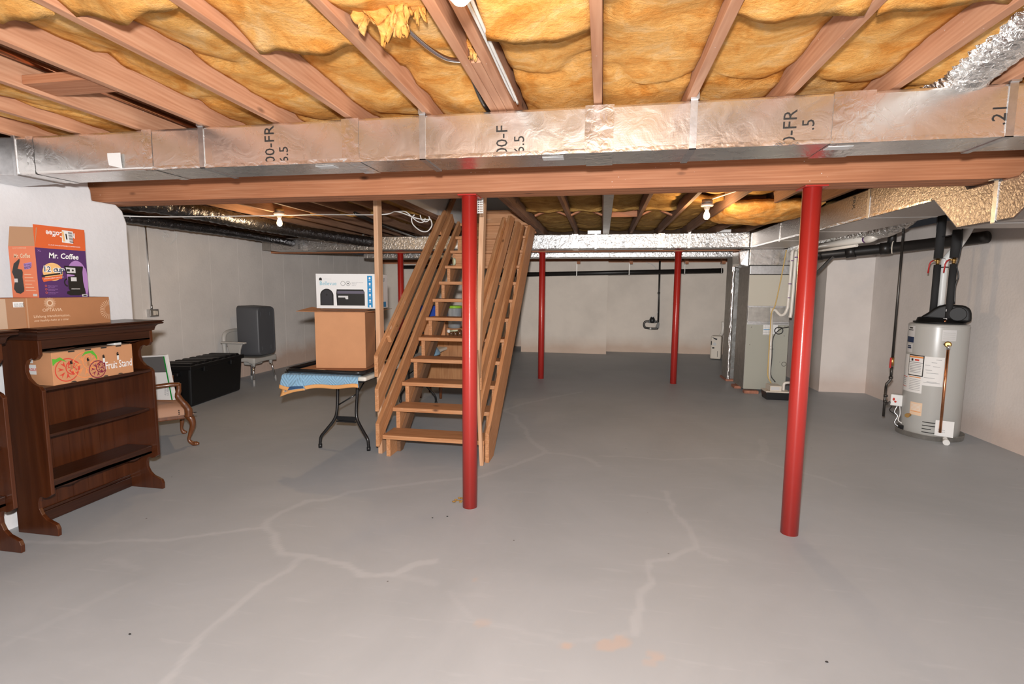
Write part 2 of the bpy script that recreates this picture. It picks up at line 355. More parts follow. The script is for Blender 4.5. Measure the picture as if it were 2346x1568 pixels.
M['ink'] = mat('black_ink', (.02,.018,.016,1), .7)
M['ink_gray'] = mat('grey_ink', (.30,.30,.31,1), .8)
M['paper'] = mat('white_paper', (.80,.79,.77,1), .75)
M['paper_gray'] = mat('greyed_label', (.62,.61,.60,1), .6)
M['heater'] = mat('heater_enamel', (.45,.445,.42,1), .3, 0, .5)
M['orange_ink'] = mat('orange_ink', (.80,.30,.08,1), .7)
M['red_ink'] = mat('red_ink', (.62,.05,.03,1), .7)
M['navy_ink'] = mat('navy_ink', (.015,.03,.08,1), .6)
M['furn_green'] = mat('grey_green_enamel', (.40,.395,.335,1), .38, 0, .5, bump=.02, bscale=60)
M['furn_beige'] = mat('beige_enamel', (.57,.53,.44,1), .4)
M['brick'] = mat('red_brick', (.38,.16,.10,1), .9, bump=.4, bscale=50, var=.3, vscale=30)
M['card'] = mat('corrugated_cardboard', (.56,.27,.13,1), .85, bump=.05, bscale=90, var=.05, vscale=5)
M['card_dark'] = mat('brown_cardboard', (.40,.175,.075,1), .85, bump=.05, bscale=90, var=.05, vscale=5)
M['card_in'] = mat('raw_cardboard', (.48,.27,.15,1), .9)
M['tape'] = mat('clear_packing_tape', (.38,.20,.11,1), .3)
M['paper_tape'] = mat('paper_tape', (.52,.37,.26,1), .6)
M['orange'] = mat('orange_print', (.70,.13,.035,1), .5)
M['orange_side'] = mat('orange_side_print', (.74,.20,.09,1), .5)
M['purple_print'] = mat('purple_print', (.085,.03,.13,1), .4)
M['lilac'] = mat('lilac_print', (.42,.22,.50,1), .4)
M['white_ink'] = mat('white_ink', (.86,.85,.84,1), .6)
M['cream_ink'] = mat('cream_ink', (.80,.58,.40,1), .8)
M['amber'] = mat('amber_print', (.85,.50,.20,1), .5)
M['photo_black'] = mat('printed_black', (.014,.014,.013,1), .4)
M['photo_gray'] = mat('printed_grey', (.12,.12,.12,1), .4)
M['blue_print'] = mat('blue_print', (.02,.25,.52,1), .5)
M['teal_ink'] = mat('teal_ink', (.20,.48,.58,1), .6)
M['green_ink'] = mat('green_ink', (.10,.42,.035,1), .6)
M['darkgreen_ink'] = mat('dark_green_ink', (.012,.12,.02,1), .6)
M['green_trim'] = mat('green_edging', (.005,.26,.035,1), .5)
M['wine_ink'] = mat('wine_ink', (.22,.015,.05,1), .7)
M['orange_line'] = mat('orange_outline', (.78,.28,.10,1), .7)
M['upholstery'] = mat('tan_upholstery', (.46,.26,.17,1), .9, bump=.1, bscale=250)
M['blanket'] = mat('blue_quilted_cloth', (.24,.43,.60,1), .9, sheen=.2)
M['blanket_dark'] = mat('dark_blue_cloth', (.03,.08,.18,1), .9)
M['binding'] = mat('orange_binding', (.72,.36,.13,1), .9, bump=.15, bscale=150)
M['table_white'] = mat('table_plastic', (.74,.70,.62,1), .5)
M['wire'] = mat('white_cable', (.72,.70,.67,1), .5)
M['bulb'] = mat('lit_bulb', (1,.8,.55,1), .3, emit=((1,.66,.30,1), 14))
M['porcelain'] = mat('porcelain', (.62,.56,.48,1), .35)
M['drywall'] = mat('drywall', (.74,.71,.67,1), .9)
M['masking'] = mat('pale_green_tape', (.60,.64,.44,1), .6)
M['steel_dark'] = mat('dark_steel', (.08,.075,.07,1), .4, .8)
M['yellow_tube'] = mat('yellowed_tube', (.62,.42,.14,1), .5)
M['clear'] = mat('clear_plastic', (.55,.58,.6,1), .12, trans=.6)
M['green_lid'] = mat('green_lid', (.26,.50,.03,1), .45)
M['blue_tote'] = mat('blue_plastic', (.015,.06,.36,1), .4)
M['glass_brown'] = mat('brown_jar', (.10,.045,.02,1), .2)
M['subfloor_s'] = wood('stringer_cleat_wood', [(.13,.065,.03,1),(.18,.09,.045,1),(.24,.125,.065,1)], 'y', .75, slope=SL, knots=False)
M['photo_gray_dark'] = mat('printed_dark_grey', (.03,.03,.034,1), .4)
M['lilac_gray'] = mat('printed_lilac_grey', (.12,.11,.15,1), .4)

def streak_bump(m, sc, strength):
    N = m.node_tree.nodes; L = m.node_tree.links; tc = N.new('ShaderNodeTexCoord'); mp = N.new('ShaderNodeMapping'); mp.inputs['Scale'].default_value = sc
    n = N.new('ShaderNodeTexNoise'); n.inputs['Scale'].default_value = 1; n.inputs['Detail'].default_value = 4; L.new(tc.outputs['Object'], mp.inputs['Vector']); L.new(mp.outputs[0], n.inputs['Vector'])
    b = N.new('ShaderNodeBump'); b.inputs['Strength'].default_value = strength; b.inputs['Distance'].default_value = .01; L.new(n.outputs['Fac'], b.inputs['Height']); L.new(b.outputs['Normal'], N['Principled BSDF'].inputs['Normal'])
streak_bump(M['red'], (140,140,140), .03)
def brushed(m):
    N = m.node_tree.nodes; L = m.node_tree.links; tg = N.new('ShaderNodeTangent'); tg.direction_type = 'RADIAL'; tg.axis = 'Z'; p = N['Principled BSDF']
    p.inputs['Anisotropic'].default_value = .9; p.inputs['Anisotropic Rotation'].default_value = .25; L.new(tg.outputs[0], p.inputs['Tangent'])
brushed(M['red'])
def quilt_bump(m):
    N = m.node_tree.nodes; L = m.node_tree.links; tc = N.new('ShaderNodeTexCoord'); sp = N.new('ShaderNodeSeparateXYZ'); L.new(tc.outputs['Object'], sp.inputs[0])
    def mth(op, a, b=None):
        k = N.new('ShaderNodeMath'); k.operation = op
        for i, v in enumerate((a, b)):
            if v is None: continue
            if isinstance(v, (int, float)): k.inputs[i].default_value = v
            else: L.new(v, k.inputs[i])
        return k.outputs[0]
    zig = mth('PINGPONG', mth('ADD', sp.outputs['X'], 10.0), .075)
    ph = mth('ADD', mth('SUBTRACT', sp.outputs['Z'], sp.outputs['Y']), zig)
    s = mth('SINE', mth('MULTIPLY', ph, 210.0))
    b = N.new('ShaderNodeBump'); b.inputs['Strength'].default_value = .4; b.inputs['Distance'].default_value = .006; L.new(s, b.inputs['Height']); L.new(b.outputs['Normal'], N['Principled BSDF'].inputs['Normal'])
quilt_bump(M['blanket'])
M['black_matte'] = mat('matte_black_plastic', (.006,.006,.006,1), .5, 0, .3)

# ------------------------------------------------------------------ light levels
FLASH, FLASH_STR, FLASH_C, EXPO = 60, 2.2, .035, 0
BP = (6, 24, 24)          # bulbs, watts

# ------------------------------------------------------------------ camera
F, PIT, YAW, ROL, CH = 1158.9, math.radians(6.016), math.radians(9.979), math.radians(.409), 1.5224
fw = Vector((-math.sin(YAW)*math.cos(PIT), math.cos(YAW)*math.cos(PIT), -math.sin(PIT)))
r0 = Vector((math.cos(YAW), math.sin(YAW), 0)); u0 = r0.cross(fw)
rv = r0*math.cos(ROL)+u0*math.sin(ROL); uv = rv.cross(fw)
cd = bpy.data.cameras.new('camera'); cd.sensor_width = 36; cd.lens = F*36/2346; cd.clip_start = .05
co = bpy.data.objects.new('camera', cd); COL.objects.link(co)
co.matrix_world = Matrix(((rv.x,uv.x,-fw.x,0),(rv.y,uv.y,-fw.y,0),(rv.z,uv.z,-fw.z,CH),(0,0,0,1)))
SC.camera = co

# ------------------------------------------------------------------ room shell
CRACKS =  [([(-3.37, 2.32), (-3.03, 2.38), (-2.92, 2.39), (-2.86, 2.44), (-2.58, 2.49), (-2.39, 2.59), (-2.08, 2.76)], 0.022, 1), ([(-2.08, 2.76), (-2.12, 2.85), (-2.1, 3.0), (-2.04, 3.17), (-1.89, 3.24), (-1.82, 3.38), (-1.5, 3.57), (-1.26, 3.72), (-0.96, 3.84), (-0.73, 4.15), (-0.5, 4.54)], 0.03, 0.9), ([(-2.08, 2.76), (-1.95, 2.69), (-1.88, 2.58), (-1.78, 2.49), (-1.6, 2.49), (-1.34, 2.45), (-1.22, 2.37), (-1.05, 2.41), (-0.98, 2.53), (-0.88, 2.58)], 0.03, 1), ([(-1.63, 2.49), (-1.64, 2.34), (-1.67, 2.19), (-1.68, 1.98), (-1.69, 1.82), (-1.67, 1.72), (-1.63, 1.58), (-1.62, 1.54)], 0.026, 0.8), ([(-1.05, 2.41), (-0.81, 2.37)], 0.03, 0.4), ([(-2.46, 1.61), (-2.42, 1.77), (-2.35, 2.08)], 0.03, 0.35), ([(-2.68, 2.26), (-2.43, 2.2)], 0.03, 0.4), ([(-0.5, 4.54), (-0.49, 4.63), (-0.64, 4.88), (-0.72, 5.07), (-0.77, 5.32), (-0.92, 5.63), (-0.99, 5.9), (-1.18, 6.11), (-0.99, 6.54), (-0.81, 6.76), (-0.62, 7.06), (-0.25, 7.49)], 0.035, 0.9), ([(-0.48, 4.58), (-0.32, 4.57), (-0.1, 4.5), (0.01, 4.32)], 0.03, 0.7), ([(0.02, 4.58), (0.24, 4.62), (0.6, 4.59), (1.03, 4.72), (1.44, 4.76), (1.57, 4.6), (1.7, 4.48), (1.84, 4.35), (1.91, 4.22)], 0.022, 0.7), ([(1.45, 4.78), (1.58, 5.07), (1.65, 5.41)], 0.05, 0.5), ([(0.51, 3.85), (0.52, 3.67), (0.53, 3.47), (0.58, 3.29), (0.6, 3.11), (0.59, 3.0), (0.49, 2.94), (0.42, 2.85), (0.29, 2.8), (0.29, 2.71), (0.3, 2.6), (0.24, 2.5), (0.21, 2.34), (0.18, 2.17)], 0.026, 0.8), ([(0.59, 2.99), (0.64, 2.92), (0.73, 2.89)], 0.02, 0.6), ([(0.5, 3.68), (0.38, 3.71), (0.26, 3.72)], 0.025, 0.5), ([(-0.72, 2.31), (-0.62, 2.19), (-0.54, 2.13), (-0.34, 2.1), (-0.15, 2.06), (0.0, 2.09), (0.18, 2.17)], 0.02, 0.35)]
STAINS = [((-.5,2.11),.035,.5),((-.11,2.03),.03,.9),((.06,2.07),.05,.8),((.12,2.10),.045,.8),((.26,2.04),.035,.7),((.23,2.0),.03,.5),((-.62,2.44),.012,.9)]
def seg_d(px, py, a, b):
    dx, dy = b[0]-a[0], b[1]-a[1]; L2 = dx*dx+dy*dy
    t = max(0, min(1, ((px-a[0])*dx+(py-a[1])*dy)/L2)) if L2 else 0
    return math.hypot(px-a[0]-t*dx, py-a[1]-t*dy)
def floor():
    step = .0185
    def axis(lo, f0, f1, hi):
        xs = [lo, (lo+f0)/2]; x = f0
        while x < f1: xs.append(x); x += step
        return xs + [f1, (f1+hi)/2, hi]
    xs = axis(-6.1, -3.45, 2.0, 4.1); ys = axis(-2.7, 1.45, 7.6, 13.5); nx, ny = len(xs), len(ys)
    cr = [0.0]*(nx*ny); st = [0.0]*(nx*ny)
    for pl, w, amt in CRACKS:
        for a, b in zip(pl, pl[1:]):
            R = w+.03
            i0 = [i for i, x in enumerate(xs) if min(a[0],b[0])-R <= x <= max(a[0],b[0])+R]; j0 = [j for j, y in enumerate(ys) if min(a[1],b[1])-R <= y <= max(a[1],b[1])+R]
            for i in i0:
                for j in j0:
                    q = Vector((xs[i]*9, ys[j]*9, 0)); ww = w*.72*(1+.55*noise.noise(q))
                    d = seg_d(xs[i]+.016*noise.noise(q*1.3+Vector((5,0,0))), ys[j]+.016*noise.noise(q*1.3+Vector((0,7,0))), a, b)
                    v = amt*max(0, min(1, (ww-d)/.012+.5))
                    if v > cr[i*ny+j]: cr[i*ny+j] = v
    for c, R, amt in STAINS:
        for i, x in enumerate(xs):
            if abs(x-c[0]) > R*2: continue
            for j, y in enumerate(ys):
                if abs(y-c[1]) > R*2: continue
                q = Vector((x*22, y*22, 3)); d = math.hypot(x-c[0], (y-c[1])*1.3)*(1+.6*noise.noise(q))
                v = amt*max(0, min(1, (R-d)/.015+.5))
                st[i*ny+j] = max(st[i*ny+j], v)
    me = bpy.data.meshes.new('floor')
    me.from_pydata([(x,y,0) for x in xs for y in ys], [], [(i*ny+j,(i+1)*ny+j,(i+1)*ny+j+1,i*ny+j+1) for i in range(nx-1) for j in range(ny-1)])
    for nm, vals in (('repair', cr), ('stain', st)):
        at = me.attributes.new(nm, 'FLOAT', 'POINT'); at.data.foreach_set('value', vals)
    m = bpy.data.materials.new('painted_floor'); m.use_nodes = True; N = m.node_tree.nodes; L = m.node_tree.links; p = N['Principled BSDF']
    p.inputs['Roughness'].default_value = .5; p.inputs['Specular IOR Level'].default_value = .35
    tc = N.new('ShaderNodeTexCoord')
    n = N.new('ShaderNodeTexNoise'); n.inputs['Scale'].default_value = .9; n.inputs['Detail'].default_value = 8; n.inputs['Roughness'].default_value = .62; n.inputs['Distortion'].default_value = .6; L.new(tc.outputs['Object'], n.inputs['Vector'])
    r = ramp(N, [(.3, FLOORC[0]), (.55, FLOORC[1]), (.78, FLOORC[2])]); L.new(n.outputs['Fac'], r.inputs['Fac'])
    # brushed scuffs
    mp = N.new('ShaderNodeMapping'); mp.inputs['Scale'].default_value = (2, 14, 1); mp.inputs['Rotation'].default_value = (0,0,.5); L.new(tc.outputs['Object'], mp.inputs['Vector'])
    n2 = N.new('ShaderNodeTexNoise'); n2.inputs['Scale'].default_value = 1.6; n2.inputs['Detail'].default_value = 7; L.new(mp.outputs[0], n2.inputs['Vector'])
    r2 = ramp(N, [(.6, (0,0,0,1)), (.8, (.3,.3,.3,1))]); L.new(n2.outputs['Fac'], r2.inputs['Fac'])
    def mixc(fac, a, c):
        k = N.new('ShaderNodeMix'); k.data_type = 'RGBA'; L.new(fac, k.inputs[0]); L.new(a, k.inputs[6]); k.inputs[7].default_value = c; return k.outputs[2]
    o = mixc(r2.outputs['Color'], r.outputs['Color'], FLOORC[3])
    a1 = N.new('ShaderNodeAttribute'); a1.attribute_name = 'repair'; mu = N.new('ShaderNodeMath'); mu.operation = 'MULTIPLY'; mu.inputs[1].default_value = .42; L.new(a1.outputs['Fac'], mu.inputs[0])
    o = mixc(mu.outputs[0], o, FLOORC[3])
    a2 = N.new('ShaderNodeAttribute'); a2.attribute_name = 'stain'; mu2 = N.new('ShaderNodeMath'); mu2.operation = 'MULTIPLY'; mu2.inputs[1].default_value = .5; L.new(a2.outputs['Fac'], mu2.inputs[0])
    o = mixc(mu2.outputs[0], o, lin(205,172,148))
    # specks of grit
    v = N.new('ShaderNodeTexVoronoi'); v.inputs['Scale'].default_value = 3.2; L.new(tc.outputs['Object'], v.inputs['Vector'])
    vr = ramp(N, [(.012, (1,1,1,1)), (.022, (0,0,0,1))]); L.new(v.outputs['Distance'], vr.inputs['Fac'])
    o = mixc(vr.outputs['Color'], o, (.12,.11,.1,1))
    L.new(o, p.inputs['Base Color'])
    b = N.new('ShaderNodeBump'); b.inputs['Strength'].default_value = .12; b.inputs['Distance'].default_value = .01
    n3 = N.new('ShaderNodeTexNoise'); n3.inputs['Scale'].default_value = 7; n3.inputs['Detail'].default_value = 8; L.new(tc.outputs['Object'], n3.inputs['Vector']); L.new(n3.outputs['Fac'], b.inputs['Height']); L.new(b.outputs['Normal'], p.inputs['Normal'])
    me.materials.append(m); ob = bpy.data.objects.new('floor', me); COL.objects.link(ob); struct(ob)
FLOORC = [(.375,.393,.41,1), (.415,.433,.452,1), (.45,.468,.488,1), (.555,.57,.585,1)]
floor()

ZT = 2.36; ZS = 2.595          # joist bottoms, subfloor
def wall(name, m, *boxes):
    b = B()
    for q in boxes: b.box(*q)
    return struct(b.build(name, m, origin=(0,0,0)))
b = B(); b.box(-6.2,-2.02,-2.7,13.5,ZS,ZS+.05); b.box(-.92,4.2,-2.7,13.5,ZS,ZS+.05); b.box(-2.02,-.92,-2.7,3.5,ZS,ZS+.05); b.box(-2.02,-.92,7.6,13.5,ZS,ZS+.05)
struct(b.build('ceiling', M['subfloor'], origin=(0,0,0)))
# near left wall: stops at the front beam, with a rough pocket for the beam end
b = B(); b.prism([(-2.7,-.02),(3.39,-.02),(3.39,2.0),(3.36,2.09),(3.31,2.13),(3.13,2.13),(3.125,2.2),(3.11,2.23),(3.11,2.34),(-2.7,2.34)], 'x', -3.9, -3.61)
struct(b.build('wall_left_near', M['wall_stub'], origin=(0,0,0), bevel=.012))
wall('wall_left_return', M['wall_left'], (-6.2,-3.9,3.2,3.39,-.02,2.34))
# far left wall with faint form-board ridges
b = B(); b.box(-6.15,-5.95,3.39,13.2,-.02,2.33)
y = 3.9
while y < 13: b.box(-5.951,-5.9485,y-.004,y+.004,0,2.33); y += .61
struct(b.build('wall_left', M['wall_left'], origin=(0,0,0)))
wall('wall_back_left', M['wall_back'], (-6.15,-1.9,13.2,13.4,-.02,2.17))
wall('wall_back_middle', M['wall_back'], (-1.9,.135,12.06,13.4,-.02,2.17))
wall('wall_back', M['wall_back'], (.135,3.28,12.6,13.4,-.02,2.17))
wall('wall_bump', M['wall'], (3.284,4.1,8.27,13.4,-.02,2.34))
wall('wall_right', M['wall'], (3.92,4.1,-2.7,8.27,-.02,2.34))
wall('wall_front', M['wall'], (-3.9,4.1,-2.9,-2.7,-.02,2.6))
struct((lambda b: (b.box(-6.1,-1.88,13.2,13.35,2.17,2.24), b.box(-1.88,.14,12.08,12.22,2.17,2.24), b.box(.14,3.3,12.62,12.75,2.17,2.24), b.box(-6.1,3.3,13.25,13.4,2.24,ZS), b.build('trim_1', M['beam'], origin=(0,0,0)))[-1])(B()))
# stairwell walls seen through the opening
wall('wall_stairwell_left', M['drywall'], (-1.981,-1.974,3.5,7.56,2.40,4.0))
wall('wall_stairwell_right', M['drywall'], (-.93,-.9,3.5,7.6,2.56,4.0))
wall('wall_stairwell_back', M['drywall'], (-2.06,-.9,7.6,7.64,2.6,4.0), (-2.06,-.9,3.46,3.5,2.6,4.0))
wall('ceiling_stairwell', M['drywall'], (-2.06,-.9,3.46,7.64,4.0,4.04))

# ------------------------------------------------------------------ joists
def joist(x, y0, y1, label, group, w=.038, z0=ZT, z1=ZS-.003, name='ceiling_joist', dx=0, m='joist'):
    b = B(); lo = [(x,y0,z0),(x+w,y0,z0),(x+w+dx,y1,z0),(x+dx,y1,z0)]; b.hull(lo, [(p[0],p[1],z1) for p in lo])
    return tag(b.build(name, M[m], bevel=.003), label, 'joist', group)
gx = lambda k: -.058+.4064*k
ORD = ['first','second','third','fourth','fifth','sixth','seventh','eighth','ninth','tenth','eleventh']
FG = 'ceiling joists in front of the near beam'
for k in range(-8, 10):
    x = gx(k)
    if k == -1: continue
    if k == 0: lb = 'fir ceiling joist running straight away above the middle of the near foil duct'
    elif k > 0: lb = 'fir ceiling joist before the near beam, %s to the right of the straight middle one' % ORD[k-1]
    else: lb = 'fir ceiling joist before the near beam, %s to the left of the tripled one' % ORD[-k-2]
    joist(x, -2.6, 3.38, lb, FG)
joist(-.5425, -2.6, 3.38, 'left ply of the tripled fir joist beside the nearest bulb', FG, dx=0)
joist(-.5035, 1.93, 3.38, 'short middle ply of the tripled fir joist behind torn insulation', FG)
joist(-.4645, -2.6, 3.38, 'right ply of the tripled fir joist carrying the nearest bulb', FG)
BG = 'ceiling joists between the two beams'
for k in range(-14, 9):
    x = gx(k)+.04
    if k in (-4, -3): continue            # stair opening
    if k < -4: lb = 'dark fir joist between the two beams, %s to the left of the stair opening' % ORD[-k-5]
    elif k >= -1: lb = 'dark fir joist between the two beams, %s to the right of the stair opening edge' % ORD[k+1]
    else: continue
    joist(x, 3.26, 8.52, lb, BG, m='joist_shaded')
joist(-2.02, 3.26, 8.52, 'fir trimmer joist on the left edge of the stair opening', BG, z0=2.365, m='joist_shaded')
joist(-.975, 3.26, 8.52, 'fir trimmer joist on the right edge of the stair opening', BG, m='joist_shaded')
joist(-.935, 3.26, 8.52, 'second ply of the fir trimmer right of the stair opening', BG, m='joist_shaded')
b = B(); b.box(-1.98,-.977,7.55,7.59,2.34,2.595); tag(b.build('header_joist', M['beam'], bevel=.003), 'fir header board across the far end of the stair opening', 'joist')

# blocking and bridging
b = B(); b.box(-2.455,-2.10,1.86,2.0,2.375,2.413); tag(b.build('blocking_board', M['beam'], bevel=.003), 'flat board nailed between two joists at upper left, copper pipes passing over it', 'blocking')
def blocking(x0, x1, y, label):
    b = B(); b.box(x0,x1,y,y+.038,2.38,2.56); tag(b.build('blocking_board', M['beam'], bevel=.003), label, 'blocking')
blocking(.024,.388,6.25,'solid reddish blocking board between joists left of the right bulb')
blocking(1.25,1.60,5.55,'solid reddish blocking board between joists right of the right bulb')
def bridging(x0, x1, y, label):
    e = thing('cross_bridging', label, 'bridging', ((x0+x1)/2, y, 2.42), 'wooden cross bridging between joists')
    b = B(); b.bar((x0,y,2.40),(x1,y,2.56),.019,.06,(0,1,0)); b.build('strut', M['beam'], e)
    b = B(); b.bar((x0,y+.045,2.56),(x1,y+.045,2.40),.019,.06,(0,1,0)); b.build('strut', M['beam'], e)
bridging(-.386, -.018, 6.2, 'crossed wooden struts between the joists nearest the stair opening, right side')
bridging(-.82, -.425, 6.2, 'crossed wooden struts beside the trimmer right of the stairs')
bridging(.43, .795, 6.3, 'crossed wooden struts just left of the right bulb')

# ------------------------------------------------------------------ beams and red posts
b = B()
for k in range(3): b.box(-3.72,3.9,3.20+k*.069,3.20+k*.069+.0665,2.13,ZT-.002)
tag(b.build('girder_beam', M['beam'], bevel=.003), 'tripled fir girder behind the near foil duct, carried by two red posts', 'beam')
b = B()
for k in range(3): b.box(-5.95,3.28,8.42+k*.046,8.42+k*.046+.044,2.13,ZT-.002)
tag(b.build('girder_beam', M['beam'], bevel=.003), 'dark fir girder behind the far foil duct, carried by slim far red posts', 'beam')
def post(x, y, label):
    e = thing('support_post', label, 'post', (x,y,0), 'red steel support posts')
    b = B(); b.cyl((x,y,0),(x,y,2.121),.051,n=40); b.build('column', M['red'], e)
    b = B(); b.box(x-.062,x+.062,y-.07,y+.085,2.121,2.1295); b.build('top_plate', M['red'], e, bevel=.002)
post(-.874,3.31,'red steel post in front of the stairs, nearest the middle')
post(1.203,3.31,'red steel post standing right of centre in front of the furnace')
post(-.99,8.49,'slim far red post just right of the stairs')
post(1.185,8.49,'slim far red post left of the furnace before the water meter wall')
post(-3.49,8.49,'dark red far post left of the stairs behind the white carton')

# ------------------------------------------------------------------ insulation
def batt(x0, x1, y0, y1, z, label, group, m='insul', seed=0, droop0=0, droop1=0, amp=.03, sag=.02, nu=16, dens=34, top=None):
    """glass-wool blanket between two joists; its ends may hang down"""
    b = B(); nv = max(8, int((y1-y0)*dens)); top = top or ZS-.01
    def lo(u, v):
        x = x0+(x1-x0)*u; yy = y0+(y1-y0)*v
        h = noise.noise(Vector((x*3.4+seed*3.1, yy*2.2, seed)))*amp*.7 + amp*.28*noise.fractal(Vector((x*10, yy*7, seed+4)), 1, 2, 4)
        crease = -.02*max(0, 1-abs(((yy*1.5+seed*.37+.35*noise.noise(Vector((x*4,seed,yy*2))))%1)-.5)*12)
        zz = z + h - crease - sag*math.sin(PI*u)
        if droop0: zz -= droop0*max(0, 1-v*(y1-y0)/.28)**1.5*(.75+.5*noise.noise(Vector((x*6,seed,1))))
        if droop1: zz -= droop1*max(0, 1-(1-v)*(y1-y0)/.3)**1.5*(.75+.5*noise.noise(Vector((x*6,seed,2))))
        e = .035*noise.noise(Vector((x*9,seed*2,v*3)))+.05*noise.noise(Vector((x*3.3,seed*2+9,v*2)))
        return (x, yy+(e if v in (0,1) else e*abs(2*v-1)**6), zz)
    def hi(u, v):
        p = lo(u, v); return (p[0], p[1], min(top, p[2]+.075) if (droop0 and v < .3/(y1-y0)) or (droop1 and v > 1-.3/(y1-y0)) else top)
    b.slab(lo, hi, nu, nv)
    return tag(b.build('insulation_batt', M[m], smooth=True), label, 'insulation', group)
IG = 'yellow insulation batts before the near beam'
def bay_name(k):
    if k == -1: return 'right of the tripled joist'
    if k >= 0: return 'in %s bay right of the middle joist' % ORD[k]
    if k == -2: return 'left of the tripled joist'
    return 'in %s bay left of the tripled joist' % ORD[-k-2]
SEAM = {-8:1.2,-7:1.9,-6:1.5,-5:1.33,-4:1.36,-3:1.68,-2:1.55,-1:1.72,0:1.55,1:1.7,2:1.75,3:1.3,4:1.2,5:1.4}
for k in range(-8, 6):
    x0, x1 = gx(k)+.04, gx(k+1)-.002
    if k == -2: x1 = -.545
    if k == -1: x0 = -.40
    s = SEAM[k]; n = bay_name(k)
    near_low = k in (-5,-4,-3,-1,1,2)
    zb = 2.425 if k > -5 else 2.44
    if k == -6:                                        # open bay with copper pipes
        batt(x0,x1,-1.0,1.5,2.50,'near yellow insulation batt '+n,IG,seed=k,droop1=.02); continue
    batt(x0,x1,-.6,s+(.06 if near_low else 0),zb-(.012 if near_low else -.012),'nearer yellow insulation batt '+n,IG,seed=k*2.3,droop1=.075 if near_low else 0)
    batt(x0,x1,s-(0 if near_low else .06),3.36,zb+(.02 if near_low else -.01),'farther yellow insulation batt '+n,IG,seed=k*2.3+11,droop0=0 if near_low else .06,amp=.034)
IB = 'brown insulation batts between the beams'
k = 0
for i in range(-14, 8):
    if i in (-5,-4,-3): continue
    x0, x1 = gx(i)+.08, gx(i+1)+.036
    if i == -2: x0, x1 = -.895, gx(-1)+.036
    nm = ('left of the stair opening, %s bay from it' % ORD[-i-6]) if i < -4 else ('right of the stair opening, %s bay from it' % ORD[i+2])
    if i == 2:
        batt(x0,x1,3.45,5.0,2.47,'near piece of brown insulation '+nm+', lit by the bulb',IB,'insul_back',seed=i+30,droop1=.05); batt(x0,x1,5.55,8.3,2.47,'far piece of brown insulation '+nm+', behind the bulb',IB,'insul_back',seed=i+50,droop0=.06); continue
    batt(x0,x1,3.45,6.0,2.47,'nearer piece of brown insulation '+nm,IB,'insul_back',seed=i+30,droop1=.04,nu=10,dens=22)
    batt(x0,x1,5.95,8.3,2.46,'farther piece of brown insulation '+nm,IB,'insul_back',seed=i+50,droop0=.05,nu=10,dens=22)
# torn wool hanging by the tripled joist
def scrap(c, sx, sy, sz, label, seed, m='insul', dens=1):
    b = B(); nu, nv = 26, 26; c = Vector(c)
    def f(off):
        def g(u, v):
            a = (u-.5)*sx; d = v
            w = 1-.55*d + .35*noise.noise(Vector((d*4, seed, 0)))
            return (c.x + a*w + .02*noise.noise(Vector((u*4,v*4,seed))), c.y + sy*(.5*math.sin(d*2.2)) + .03*noise.noise(Vector((u*5,v*5,seed+3))) + off*(1-.6*d),
                    c.z - sz*d*(.8+.55*noise.noise(Vector((u*2.6,seed,7)))+.07*noise.noise(Vector((u*19,seed,3)))) + .012*noise.noise(Vector((u*9,v*9,seed+6))))
        return g
    b.slab(f(0), f(.03), nu, nv)
    tag(b.build('insulation_scrap', M[m], smooth=True), label, 'insulation', 'torn insulation hanging from the ceiling')
scrap((-.70,1.60,2.45), .27, -.06, .17, 'ragged flap of yellow insulation torn open left of the tripled joist', 1)
scrap((-.63,1.58,2.47), .11, -.05, .22, 'long thin shred of yellow insulation dangling beside the grey cable', 5)
scrap((-.585,1.60,2.46), .08, .0, .12, 'small pale tuft of insulation right of the dangling shred', 9)
scrap((-.486,1.86,2.43), .04, .06, .085, 'tuft of insulation pinched in the gap of the tripled joist', 13)
b = B()
def sheet(off):
    def g(u, v):
        x = 1.24+.84*u; y = 5.35+1.15*v
        s = max(0, math.sin(PI*u))*max(0, math.sin(PI*v))
        z = 2.352-.105*s**.45+.03*noise.noise(Vector((x*5,y*4,2)))*s**.4+.012*noise.noise(Vector((x*14,y*11,6)))
        return (x+.03*noise.noise(Vector((y*4,3,1))), y+.04*noise.noise(Vector((x*4,3,1))), min(2.357,z)+off)
    return g
b.slab(sheet(0), sheet(.05), 40, 40)
tag(b.build('insulation_scrap', M['insul'], smooth=True), 'sagging yellowish insulation blanket hanging beside the right post top', 'insulation')
b = B(); b.slab(lambda u,v: (-5.94+.13*v, 5.2+2.8*u, 2.335+.008*noise.noise(Vector((u*30,v,0)))), lambda u,v: (-5.94+.13*v, 5.2+2.8*u, 2.40), 40, 4)
tag(b.build('insulation_strip', M['insul'], smooth=True), 'narrow yellow insulation strip along the top of the far left wall', 'insulation')

